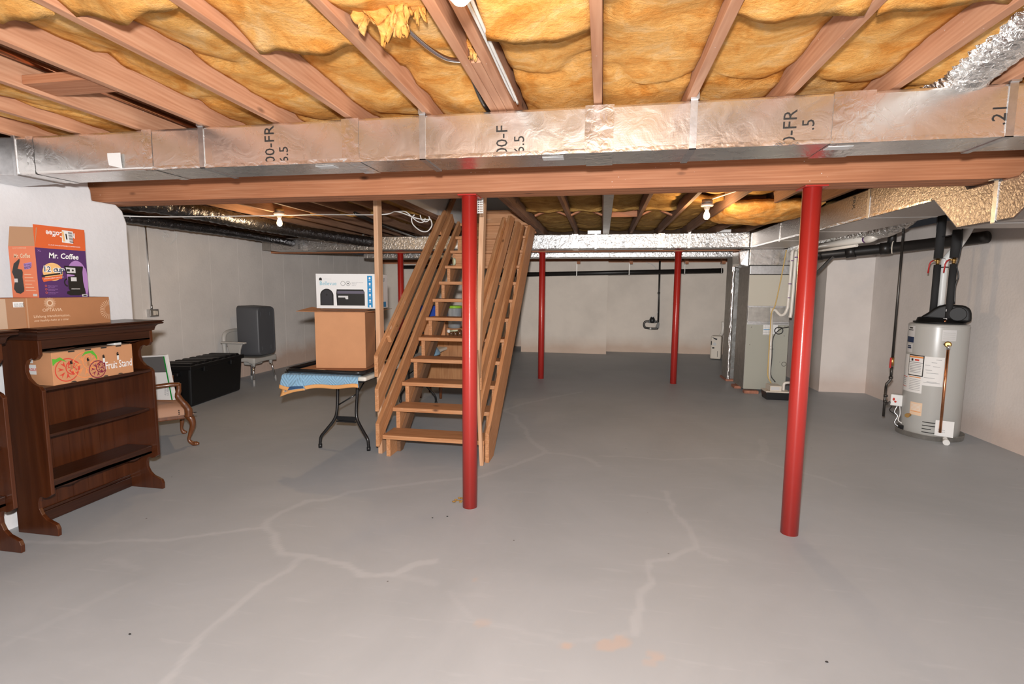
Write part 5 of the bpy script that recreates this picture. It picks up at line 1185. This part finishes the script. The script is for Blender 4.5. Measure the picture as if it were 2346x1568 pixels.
b = B(); b.cyl((-5.3,13.05,2.08),(-2.2,13.05,2.09),.05,n=16); tag(b.build('waste_pipe', M['blackpipe']), 'black pipe high on the rear wall left of the stairs', 'pipe')
e = thing('water_meter', 'water meter assembly with black pipe loop on the rear wall between the far posts', 'meter', (1.3,12.5,.58))
b = B(); b.cyl((1.334,12.52,2.2),(1.35,12.52,.60),.022,n=14); b.build('riser_pipe', M['steel_dark'], e)
b = B(); b.tube(spline([(1.35,12.52,.76),(1.25,12.52,.76),(1.10,12.52,.765),(1.04,12.52,.75),(1.02,12.52,.69),(1.04,12.52,.62),(1.10,12.52,.605),(1.22,12.52,.595),(1.35,12.52,.60)], 6), .026, 12); b.build('pipe_loop', M['steel_dark'], e, smooth=True)
b = B(); b.lathe([(.05,-.06),(.065,-.03),(.065,.02),(.05,.06),(.03,.085),(.01,.09)], (1.205,12.5,.79), 18); b.box(1.13,1.28,12.47,12.55,.73,.80); b.build('meter_body', M['black'], e)
b = B(); b.ball((1.21,12.47,.88),.018); b.ball((1.17,12.48,.60),.022); b.build('valve_knob', M['white'], e)
b = B(); b.prism([(1.29,.63),(1.37,.60),(1.38,.72),(1.34,.76)], 'y', 12.49, 12.55); b.cyl((1.335,12.5,1.42),(1.335,12.5,1.47),.03,n=12); b.build('union', M['steel_dark'], e)
b = B(); b.tube(spline([(1.22,12.5,.86),(1.28,12.49,.92),(1.33,12.49,1.0)], 5), .005, 6); b.build('meter_wire', M['wire'], e)
b = B(); b.tube(spline([(1.02,12.5,2.17),(1.15,12.49,2.12),(1.24,12.49,2.03),(1.27,12.49,1.93)], 6), .007, 6); tag(b.build('cable', M['wire'], smooth=True), 'short grey cable dropping from the rear ceiling near the water meter riser', 'cable')
# dehumidifier
e = thing('dehumidifier', 'small white dehumidifier on the floor at the right end of the rear wall', 'appliance', (2.50,11.72,0))
b = B(); R = Matrix.Rotation(math.radians(-14), 3, 'Z'); b.obox((2.52,11.70,.275), .22, .24, .51, math.radians(-20)); b.build('body', M['ivory'], e, bevel=.03, seg=3)
b = B(); M3 = Matrix.Rotation(math.radians(-20), 3, 'Z'); fo_ = Vector((2.52,11.70,0))+M3 @ Vector((-.11,-.12,0)); xd = M3 @ Vector((1,0,0))
decal(b, fo_, xd, ZX, [(.02,.50),(.14,.47),(.13,.44),(.10,.445)], .004); decal(b, fo_, xd, ZX, rect(.04,.085,.25,.28), .004); decal(b, fo_, xd, ZX, rect(.15,.158,.07,.2), .004); decal(b, fo_, xd, ZX, rect(.01,.03,.33,.41), .004); b.build('front_panel', M['ink'], e)
b = B(); decal(b, fo_, xd, ZX, [(.04,.34),(.09,.40),(.125,.35),(.1,.31)], .004); b.build('front_sticker', M['paper_gray'], e)
b = B(); b.tube(spline([(2.60,11.74,.52),(2.64,11.78,.58),(2.66,11.8,.70),(2.65,11.8,.83)], 5), .035, 10); b.build('hose', M['pvc'], e)
# ------------------------------------------------------------------ water heater
HC = Vector((3.48,5.98,0)); he = Vector((.864,-.503,0)); hn = Vector((-.503,-.864,0))     # right as seen, toward the room
H = lambda a, n, z: tuple(HC + he*a + hn*n + Vector((0,0,z)))
e = thing('water_heater', 'tall grey water heater with stickers standing in a metal pan by the right wall', 'water heater', (HC.x,HC.y,.01))
b = B(); b.lathe([(.245,.018),(.25,.03),(.25,1.17),(.247,1.185),(.235,1.192),(.05,1.20),(0,1.2)], HC, 64); b.build('tank', M['heater'], e)
b = B(); b.lathe([(.2505,1.165),(.2525,1.168),(.2525,1.176),(.2505,1.18)], HC, 64); b.build('top_rim', M['heater'], e)
def patch(a0, a1, z0, z1, m, name, off=.0012):
    b = B(); n = max(3, int(abs(a1-a0)/4))
    vs = []
    for i in range(n+1):
        a = math.radians(a0+(a1-a0)*i/n); r = .25+off
        p = HC + he*math.sin(a)*r + hn*math.cos(a)*r
        vs.append((b.bm.verts.new((p.x,p.y,z0)), b.bm.verts.new((p.x,p.y,z1))))
    for (q, w_), (q2, w2) in zip(vs, vs[1:]): b.bm.faces.new((q, q2, w2, w_)).smooth = True
    return b.build(name, m, e)
patch(-75,-47,.99,1.165,M['paper_gray'],'brand_sticker'); patch(-74,-48,.99,1.05,M['navy_ink'],'brand_block',.002); patch(-70,-52,1.115,1.125,M['ink'],'sticker_print',.002); patch(-66,-54,1.135,1.15,M['ink'],'sticker_print',.002)
patch(-73,-50,.885,.975,M['paper_gray'],'badge_sticker'); patch(-69,-54,.925,.94,M['navy_ink'],'sticker_print',.002); patch(-68,-55,.945,.957,M['navy_ink'],'sticker_print',.002)
patch(-78,-20,.47,.86,M['paper'],'instruction_sheet'); patch(-22,17,.56,.86,M['paper'],'instruction_sheet')
patch(-57,-20,.645,.865,M['ink'],'warning_border',.002); patch(-55,-22,.655,.855,M['paper'],'warning_label',.003)
patch(-55,-22,.835,.852,M['orange_ink'],'warning_band',.004); patch(-49,-44,.80,.825,M['ink'],'warning_icon',.004); patch(-40,-30,.805,.822,M['red_ink'],'warning_icon',.004); patch(-55,-22,.785,.789,M['ink'],'label_rule',.004)
for k in range(6): patch(-52,-25,.765-.017*k,.770-.017*k,M['ink_gray'],'label_rule',.004)
patch(-52,-24,.628,.636,M['orange_ink'],'warning_band',.002); patch(-78,-58,.618,.624,M['red_ink'],'warning_band',.002); patch(-78,-58,.515,.52,M['red_ink'],'warning_band',.002)
for k in range(7): patch(-50,-24,.605-.018*k,.609-.018*k,M['ink_gray'],'label_rule',.002)
for k in range(4): patch(-76,-62,.60-.02*k,.604-.02*k,M['ink_gray'],'label_rule',.002)
for k, (a0, a1, z) in enumerate(((-18,-8,.77),(-6,4,.80),(2,12,.83),(-16,-4,.72),(-3,10,.76),(-14,8,.69),(-12,6,.60),(-18,12,.59),(-18,2,.64))): patch(a0,a1,z,z+.004,M['ink_gray'],'label_rule',.002)
patch(-42,-16,.235,.37,M['cream_ink'],'orange_label'); patch(-40,-18,.27,.276,M['orange_ink'],'warning_band',.002)
for k in range(5): patch(-39,-19,.345-.014*k,.349-.014*k,M['paper'],'label_rule',.002)
patch(8,35,1.03,1.14,M['paper_gray'],'rating_plate')
for k in range(4): patch(10,33,1.05+.02*k,1.054+.02*k,M['heater'],'label_rule',.002)
for k in range(4): patch(-13,12 if k != 1 else 4,.07+.035*k,.079+.035*k,M['ink'],'vent_slit',.0015)
b = B()
for k in range(3):
    o_ = Vector(H(.05,.262+.006*k,.06+.012*k)); b.obox(o_+he*.07+Vector((0,0,.07)), .145, .004, .14, math.atan2(he.y,he.x)+.04*k)
b.build('manual_pages', M['paper'], e)
text('label_print', '____\n=====\n=====', tuple(Vector(H(.07,.283,.14))), he, ZX, .02, M['ink_gray'], e)
# relief valve and copper drop pipe
b = B(); b.lathe([(.016,.0),(.02,.02),(.03,.03),(.03,.05),(.02,.058)], H(.085,.235,1.0), 20, M=Matrix.Rotation(math.atan2(hn.y,hn.x)-PI/2,3,'Z') @ Matrix.Rotation(-PI/2,3,'X')); b.build('relief_valve', M['brass'], e)
b = B(); b.cyl(H(.09,.28,.95),H(.09,.28,.995),.018,n=16); b.cyl(H(.05,.28,1.0),H(.09,.28,1.0),.006,n=8); b.build('relief_valve_cap', M['chrome'], e)
b = B(); b.cyl(H(.09,.28,.95),H(.09,.28,.10),.0125,n=16); b.build('relief_pipe', M['copper'], e)
b = B(); b.cyl(H(.13,.23,.05),H(.14,.33,.03),.02,n=16); b.cyl(H(.14,.33,.03),H(.145,.37,.025),.028,n=16); b.build('drain_valve', M['white'], e)
# gas control and burner fittings on the left
b = B(); M3 = Matrix.Rotation(math.atan2(he.y,he.x), 3, 'Z'); b.obox(H(-.29,.02,.34), .11, .09, .125, M=M3); b.build('gas_control', M['white'], e, bevel=.008)
b = B(); b.obox(H(-.225,.02,.335), .03, .1, .13, M=M3); b.cyl(H(-.21,.06,.345),H(-.19,.08,.345),.018,n=14); b.build('gas_control_back', M['black'], e, bevel=.004)
b = B(); b.obox(H(-.27,.0665,.335), .028, .004, .07, M=M3); b.build('gas_control_label', M['paper'], e)
b = B(); b.ball(H(-.315,.066,.35), .011,.011,.016); b.ball(H(-.30,.066,.325), .011); b.build('gas_control_knob', M['red_ink'], e)
b = B(); b.tube(spline([H(-.28,.04,.28),H(-.30,.06,.21),H(-.27,.07,.17),H(-.29,.09,.10),H(-.25,.09,.06),H(-.2,.12,.075)], 6), .009, 8); b.build('burner_tube', M['galv'], e, smooth=True)
b = B(); b.tube(spline([H(-.26,.04,.28),H(-.25,.07,.2),H(-.26,.09,.13),H(-.22,.1,.1)], 6), .006, 8); b.build('burner_wire', M['wire'], e, smooth=True)
b = B(); b.tube(spline([H(-.33,.03,.26),H(-.345,.05,.22),H(-.30,.08,.19)], 5), .005, 6); b.box(*[v for pr in ((H(-.23,.13,0)[0]-.02,H(-.23,.13,0)[0]+.02),(H(-.23,.13,0)[1]-.02,H(-.23,.13,0)[1]+.02),(.03,.09)) for v in pr]); b.build('burner_fitting', M['black'], e)
b = B(); b.cyl(H(-.165,.19,.225),H(-.18,.23,.225),.017,n=12); b.cyl(H(-.18,.23,.225),H(-.185,.25,.225),.022,n=8); b.build('brass_fitting', M['brass'], e)
# blower housing on top
b = B(); b.lathe([(.215,1.2),(.215,1.212),(.19,1.216),(.18,1.25),(.165,1.256),(.05,1.258)], HC, 48); b.build('blower_base', M['black_matte'], e)
def hprism(pts, n0, n1): 
    b = B(); b.hull([H(a,n0,z) for a, z in pts], [H(a,n1,z) for a, z in pts]); return b
b = hprism([(-.16,1.25),(.23,1.215),(.246,1.235),(.248,1.26),(.244,1.31),(.236,1.34),(.222,1.362),(.20,1.378),(.17,1.387),(.12,1.39),(.07,1.395),(.03,1.392),(-.01,1.378),(-.05,1.35),(-.10,1.30)], -.10, .13); b.build('blower_housing', M['black_matte'], e, bevel=.03, seg=4)
b = B(); b.cyl(H(.14,.13,1.30),H(.14,.15,1.30),.07,n=28); b.build('blower_cover', M['black_matte'], e, bevel=.006)
b = B(); b.obox(H(.06,.142,1.335), .03, .004, .022, M=M3); b.obox(H(.045,.17,1.245), .03, .004, .022, M=M3); b.build('small_tag', M['paper_gray'], e)
for a, n, zt in ((-.055,.02,2.33),(.07,.12,2.14)):
    b = B(); b.cyl(H(a,n,1.24),H(a,n,1.80),.031,n=18); b.build('pipe_foam', M['foam'], e)
    b = B(); b.cyl(H(a,n,1.865),H(a+.005,n,zt),.038,n=18); b.build('pipe_foam', M['foam'], e)
    b = B(); b.cyl(H(a,n,1.79),H(a,n,1.87),.014,n=14); b.cyl(H(a,n,1.825),H(a,n,1.855),.02,n=8); b.cyl(H(a-.0,n,1.84),H(a-.03,n+.02,1.845),.009,n=10); b.build('ball_valve', M['brass'], e)
    b = B(); P = [H(a-.035,n+.022,1.845),H(a-.055,n+.03,1.83),H(a-.065,n+.035,1.80),H(a-.07,n+.035,1.715)]; b.tube(P, .007, 8); b.build('valve_handle', M['redhandle'], e)
b = B(); b.cyl(H(.045,.17,1.2),H(.045,.17,1.24),.013,n=12); b.build('copper_stub', M['copper'], e)
b = B(); b.tube(spline([H(.0,-.06,1.33),H(.0,-.06,1.80),H(.01,-.06,1.86),H(.05,-.07,1.93),H(.09,-.08,1.98),H(.16,-.09,2.14),H(.2,-.1,2.3)], 6), .033, 18); b.build('vent_pipe', M['white'], e, smooth=True)
b = B(); b.lathe([(.036,1.77),(.038,1.772),(.038,1.78),(.036,1.782)], H(0,-.06,0), 20); b.build('vent_band', M['ink'], e)
b = B(); b.tube(spline([H(.11,.12,2.2),H(.115,.12,2.0),H(.105,.13,1.85),H(.095,.13,1.78),H(.115,.13,1.68),H(.10,.13,1.58),H(.105,.13,1.4)], 6), .007, 8); b.build('heater_cable', M['black'], e, smooth=True)
b = B(); b.tube(spline([H(-.09,.03,2.30),H(-.085,.03,2.15),H(-.06,.04,2.09),H(.02,.08,2.09),H(.07,.1,2.11)], 6), .006, 8); tag(b.build('cable', M['black'], smooth=True), 'thin black cable looping between the two foam covered heater pipes', 'cable')
e = thing('drain_pan', 'shallow round metal pan under the grey water heater', 'pan', (HC.x,HC.y,0))
b = B(); b.lathe([(0,.001),(.283,.001),(.285,.003),(.289,.052),(.292,.055),(.289,.057),(.285,.052),(.281,.006),(0,.006)], HC, 64); b.build('pan', M['galv_dull'], e)
e = thing('gas_pipe', 'thin black gas pipe with valve dropping left of the water heater', 'pipe', (3.09,6.0,.2))
b = B(); b.cyl((3.085,6.0,2.25),(3.085,6.0,.80),.0125,n=12); b.cyl((3.085,6.0,.72),(3.085,6.0,.60),.013,n=12); b.tube([(3.085,6.0,.62),(3.08,6.0,.57),(3.055,6.01,.53),(3.05,6.01,.48)], .013, 12); b.cyl((3.05,6.01,.5),(3.05,6.01,.17),.0125,n=12); b.cyl((3.05,6.01,.3),H(-.34,.02,.31),.0125,n=12); b.build('pipe_run', M['steel_dark'], e)
b = B()
for z in (.60,.40,.34): b.cyl((3.085 if z > .5 else 3.05,6.0,z-.012),(3.085 if z > .5 else 3.05,6.0,z+.012),.02,n=8)
b.build('fitting', M['steel_dark'], e)
b = B(); b.cyl((3.085,6.0,.73),(3.085,6.0,.82),.017,n=8); b.build('gas_valve', M['brass'], e)
b = B(); b.bar((3.055,5.97,.82),(3.05,5.965,.71),.008,.016,(1,0,0)); b.build('valve_handle', M['redhandle'], e)

# ------------------------------------------------------------------ wiring and small pipes
e = thing('outlet_box', 'metal outlet box at the end of a thin conduit on the far left wall', 'outlet', (-5.93,5.85,1.12))
b = B(); b.box(-5.949,-5.90,5.78,5.92,1.115,1.215); b.build('box', M['galv'], e, bevel=.004)
b = B(); b.box(-5.90,-5.897,5.79,5.91,1.125,1.205); b.build('cover_plate', M['galv_dull'], e)
b = B(); b.box(-5.897,-5.893,5.83,5.865,1.135,1.195); b.box(-5.897,-5.893,5.875,5.895,1.14,1.19); b.build('receptacle', M['ivory'], e)
b = B(); b.cyl((-5.935,5.845,1.215),(-5.935,5.835,2.33),.009,n=10); b.cyl((-5.935,5.845,1.215),(-5.935,5.845,1.27),.014,n=10); b.build('conduit', M['galv'], e)
b = B(); b.tube(spline([(-5.93,6.28,2.31),(-5.93,6.33,2.24),(-5.93,6.27,2.15),(-5.93,6.2,2.10)]), .004, 6); b.tube(spline([(-5.93,6.14,2.14),(-5.93,6.10,2.2),(-5.93,6.14,2.23),(-5.93,6.1,2.26),(-5.93,6.16,2.25),(-5.93,6.18,2.2),(-5.93,6.08,2.21)]), .003, 6); tag(b.build('cable', M['wire'], smooth=True), 'loose thin wires dangling on the far left wall near the ceiling', 'cable')
b = B(); b.tube(spline([(-4.3,3.6,2.12),(-3.9,4.0,2.14),(-3.5,5.22,2.318),(-2.9,4.9,2.27),(-2.0,4.42,2.185),(-1.93,4.62,2.24),(-1.80,4.78,2.20),(-1.70,4.8,2.185),(-1.66,4.8,2.19),(-1.645,4.8,2.13),(-1.69,4.8,2.075),(-1.76,4.8,2.08),(-1.835,4.8,2.14),(-1.85,4.8,2.20),(-1.82,4.8,2.235)], 10), .0055, 8)
b.tube(spline([(-1.93,4.62,2.24),(-1.90,4.75,2.26),(-1.86,4.78,2.23),(-1.80,4.8,2.175),(-1.74,4.8,2.16),(-1.71,4.8,2.20)], 8), .005, 8); b.tube(spline([(-1.76,4.79,2.23),(-1.74,4.79,2.18),(-1.70,4.79,2.165),(-1.665,4.79,2.185),(-1.67,4.79,2.215)], 8), .005, 8)
tag(b.build('cable', M['wire'], smooth=True), 'white cable strung past the left bulb and ending in a coil by the stairs', 'cable')
for dx, lb in ((0,'white cable stapled along the right side of the tripled joist'),(.012,'second white cable running beside it along the tripled joist')):
    b = B(); x = -.418+dx; b.tube(spline([(x,-.5,2.38),(x,.6,2.372+dx),(x+.002+dx*.5,1.3,2.368),(x+.006,1.8,2.37-dx*.4),(x,2.2,2.38),(x,2.42,2.39-dx)], 10), .006, 8, flat=.6); tag(b.build('cable', M['wire'], smooth=True), lb, 'cable', 'white cables on the tripled joist')
b = B(); b.tube(spline([(-.70,1.40,2.47),(-.69,1.55,2.42),(-.66,1.72,2.385),(-.60,1.90,2.375),(-.53,2.0,2.40)], 10), .0085, 10); tag(b.build('cable', M['chrome'], smooth=True), 'shiny grey cable sagging below torn insulation left of the tripled joist', 'cable')
b = B(); b.tube(spline([(-.57,2.2,2.42),(-.565,2.35,2.38),(-.56,2.5,2.375)], 6), .0085, 10); tag(b.build('cable', M['steel_dark'], smooth=True), 'dark cable entering behind the near duct beside the tripled joist', 'cable')
for x, z, lb in ((-2.36,2.445,'bright copper pipe in the open joist bay at upper left, lower one'),(-2.20,2.50,'copper pipe tucked higher in the open joist bay at upper left')):
    b = B(); b.cyl((x,-.6,z),(x,3.3,z),.0145,n=14); tag(b.build('copper_pipe', M['copper']), lb, 'pipe', 'copper pipes at upper left')
b = B(); b.tube([(-2.70,5.3,2.335),(-2.85,6.4,2.335),(-2.97,7.8,2.34)], .022, 12); tag(b.build('black_pipe', M['blackpipe'], smooth=True), 'thin black pipe under the joists left of the stairs', 'pipe')
b = B(); b.tube([(1.02,5.25,2.395),(1.18,4.9,2.41),(1.28,4.3,2.355),(1.30,3.5,2.352)], .006, 8); tag(b.build('cable', M['wire'], smooth=True), 'cable from the right bulb running to the near beam', 'cable')
for x, z, lb in ((-.135,2.372,'bright white label sheet standing on top of the far duct'),(1.72,2.365,'grey metal bracket on top of the far duct near its right end')):
    b = B(); b.box(x-.10,x+.10,7.87,7.9,z-.02,z+.035); tag(b.build('sheet_metal_scrap', M['galv'], bevel=.004), lb, 'metal scrap')
b = B(); b.box(.0-.005,.085,3.5,7.9,2.352,2.358); tag(b.build('metal_strip', M['galv_dull']), 'long dull metal strip under a joist right of the stair opening', 'strip')

# ------------------------------------------------------------------ clutter on the far end of the table and behind the stairs
e = thing('plastic_jar', 'clear plastic jar with bright green lid behind the stairs', 'jar', (-1.99,6.62,.98))
b = B(); b.lathe([(.075,.985),(.085,1.0),(.095,1.25),(.095,1.26)], (-1.96,6.62,0), 28); b.build('jar_body', M['clear'], e)
b = B(); b.lathe([(.10,1.255),(.104,1.26),(.104,1.285),(.098,1.29)], (-1.96,6.62,0), 28); b.build('lid', M['green_lid'], e)
e = thing('cabinet', 'brown wooden cabinet standing behind the stairs under the jar', 'cabinet', (-2.0,6.85,0))
b = B(); b.box(-2.5,-1.55,6.55,7.05,.22,.86); b.build('body', M['cabwood'], e, bevel=.006)
b = B(); b.box(-2.53,-1.52,6.53,7.07,.86,.885); b.build('top', M['cabwood'], e, bevel=.006)
for x in (-2.45,-1.6):
    for y in (6.6,7.0): b = B(); b.cyl((x,y,0),(x,y,.22),.018,.026,n=14); b.build('leg', M['chairwood'], e)
b = B(); b.box(-2.42,-2.03,6.545,6.549,.28,.80); b.build('door', M['cabwood'], e, bevel=.002); b = B(); b.box(-2.02,-1.63,6.545,6.549,.28,.80); b.build('door', M['cabwood'], e, bevel=.002)
b = B(); b.cyl((-2.163,6.62,0),(-2.163,6.62,.22),.019,.028,n=14); b.build('leg', M['chairwood'], e)
e = thing('storage_crate', 'blue plastic tote glimpsed between the stair guard boards and treads', 'tote', (-2.25,6.75,1.0))
b = B(); b.hull([(-2.42,6.6,1.08),(-2.12,6.6,1.08),(-2.12,6.95,1.08),(-2.42,6.95,1.08)], [(-2.45,6.58,1.28),(-2.1,6.58,1.28),(-2.1,6.97,1.28),(-2.45,6.97,1.28)]); b.build('body', M['blue_tote'], e, bevel=.012)
b = B(); b.box(-2.46,-2.09,6.57,6.98,1.272,1.285); b.build('rim', M['blue_tote'], e, bevel=.004)
b = B(); b.box(-2.46,-2.08,6.58,6.97,.8855,1.08); tag(b.build('cardboard_box', M['card'], bevel=.003), 'small tan box under the blue tote behind the stairs', 'box')
b = B(); b.box(-2.06,-1.84,6.58,6.9,.8855,.984); tag(b.build('cardboard_box', M['card_dark'], bevel=.003), 'low brown box under the green lidded jar behind the stairs', 'box')
e = thing('storage_bin', 'black lidded bin on the far part of the folding table behind the guard boards', 'bin', (-2.4,5.6,.765))
b = B(); b.hull([(-2.7,5.2,.752),(-2.12,5.2,.752),(-2.12,5.66,.752),(-2.7,5.66,.752)], [(-2.74,5.17,.98),(-2.08,5.17,.98),(-2.08,5.69,.98),(-2.74,5.69,.98)]); b.build('bin_body', M['binblack'], e, bevel=.02)
b = B(); b.box(-2.76,-2.06,5.15,5.71,.98,1.01); b.build('lid', M['binblack'], e, bevel=.01)
e = thing('hand_tool', 'white handled brush lying on the brown boxes behind the stairs', 'tool', (-1.92,6.5,1.0))
b = B(); b.cyl((-1.98,6.45,.955),(-1.86,6.42,.97),.010,n=12); b.build('handle', M['masking'], e); b = B(); b.ball((-1.99,6.45,.955),.024); b.build('head', M['white'], e)
for i, (x, r, h) in enumerate(((-1.99,.035,.06),(-1.93,.03,.05),(-1.87,.032,.07))):
    b = B(); b.lathe([(r*.9,.885),(r,.89),(r,.885+h),(r*.6,.895+h),(r*.6,.905+h)], (x,6.56,0), 18); tag(b.build('glass_jar', M['glass_brown']), ['left','middle','right'][i]+' of three small dark jars in front of the low brown box', 'jar', 'small dark jars behind the stairs')
# debris at the post foot
b = B(); 
for i in range(9): a = i*.7; b.ball((-.975+.025*math.cos(a),3.36+.03*math.sin(a*1.7),.012+.012*math.sin(a)), .012,.008,.006,8)
tag(b.build('dust_clump', M['insul_back']), 'small clump of dust and wool beside the middle red post foot', 'debris')
for i, (x, y) in enumerate(((-1.07,3.08),(-.98,3.12),(-2.0,1.75),(.95,2.13))):
    b = B(); b.ball((x,y,.004), .007,.004,.003,8); tag(b.build('grit', M['ink']), ['dark grit speck left of the middle post on the floor','dark grit speck just before the middle post','dark grit speck at lower left floor','dark grit speck at lower right floor'][i], 'debris')

# ------------------------------------------------------------------ camera flash, world, view
fl = bpy.data.lights.new('camera_flash', 'POINT'); fl.energy = FLASH; fl.color = (.99,.985,.985); fl.shadow_soft_size = .04
fl.use_nodes = True; N = fl.node_tree.nodes; L = fl.node_tree.links
fo = N.new('ShaderNodeLightFalloff'); fo.inputs['Strength'].default_value = FLASH_STR; fo.inputs['Smooth'].default_value = .0
cs = N.new('ShaderNodeMath'); cs.operation = 'MULTIPLY_ADD'; cs.inputs[1].default_value = FLASH_C
L.new(fo.outputs['Constant'], cs.inputs[0]); L.new(fo.outputs['Linear'], cs.inputs[2]); L.new(cs.outputs[0], N['Emission'].inputs['Strength'])
flo = bpy.data.objects.new('camera_flash', fl); COL.objects.link(flo); flo.location = (-.02,0,1.715)
w = bpy.data.worlds.new('world'); SC.world = w; w.use_nodes = True
w.node_tree.nodes['Background'].inputs['Color'].default_value = (.9,.9,1,1); w.node_tree.nodes['Background'].inputs['Strength'].default_value = .02
vs = SC.view_settings; vs.view_transform = 'Standard'; vs.look = 'None'; vs.gamma = 1; vs.exposure = EXPO; vs.use_curve_mapping = False
if hasattr(SC, 'cycles'): SC.cycles.diffuse_bounces = 2
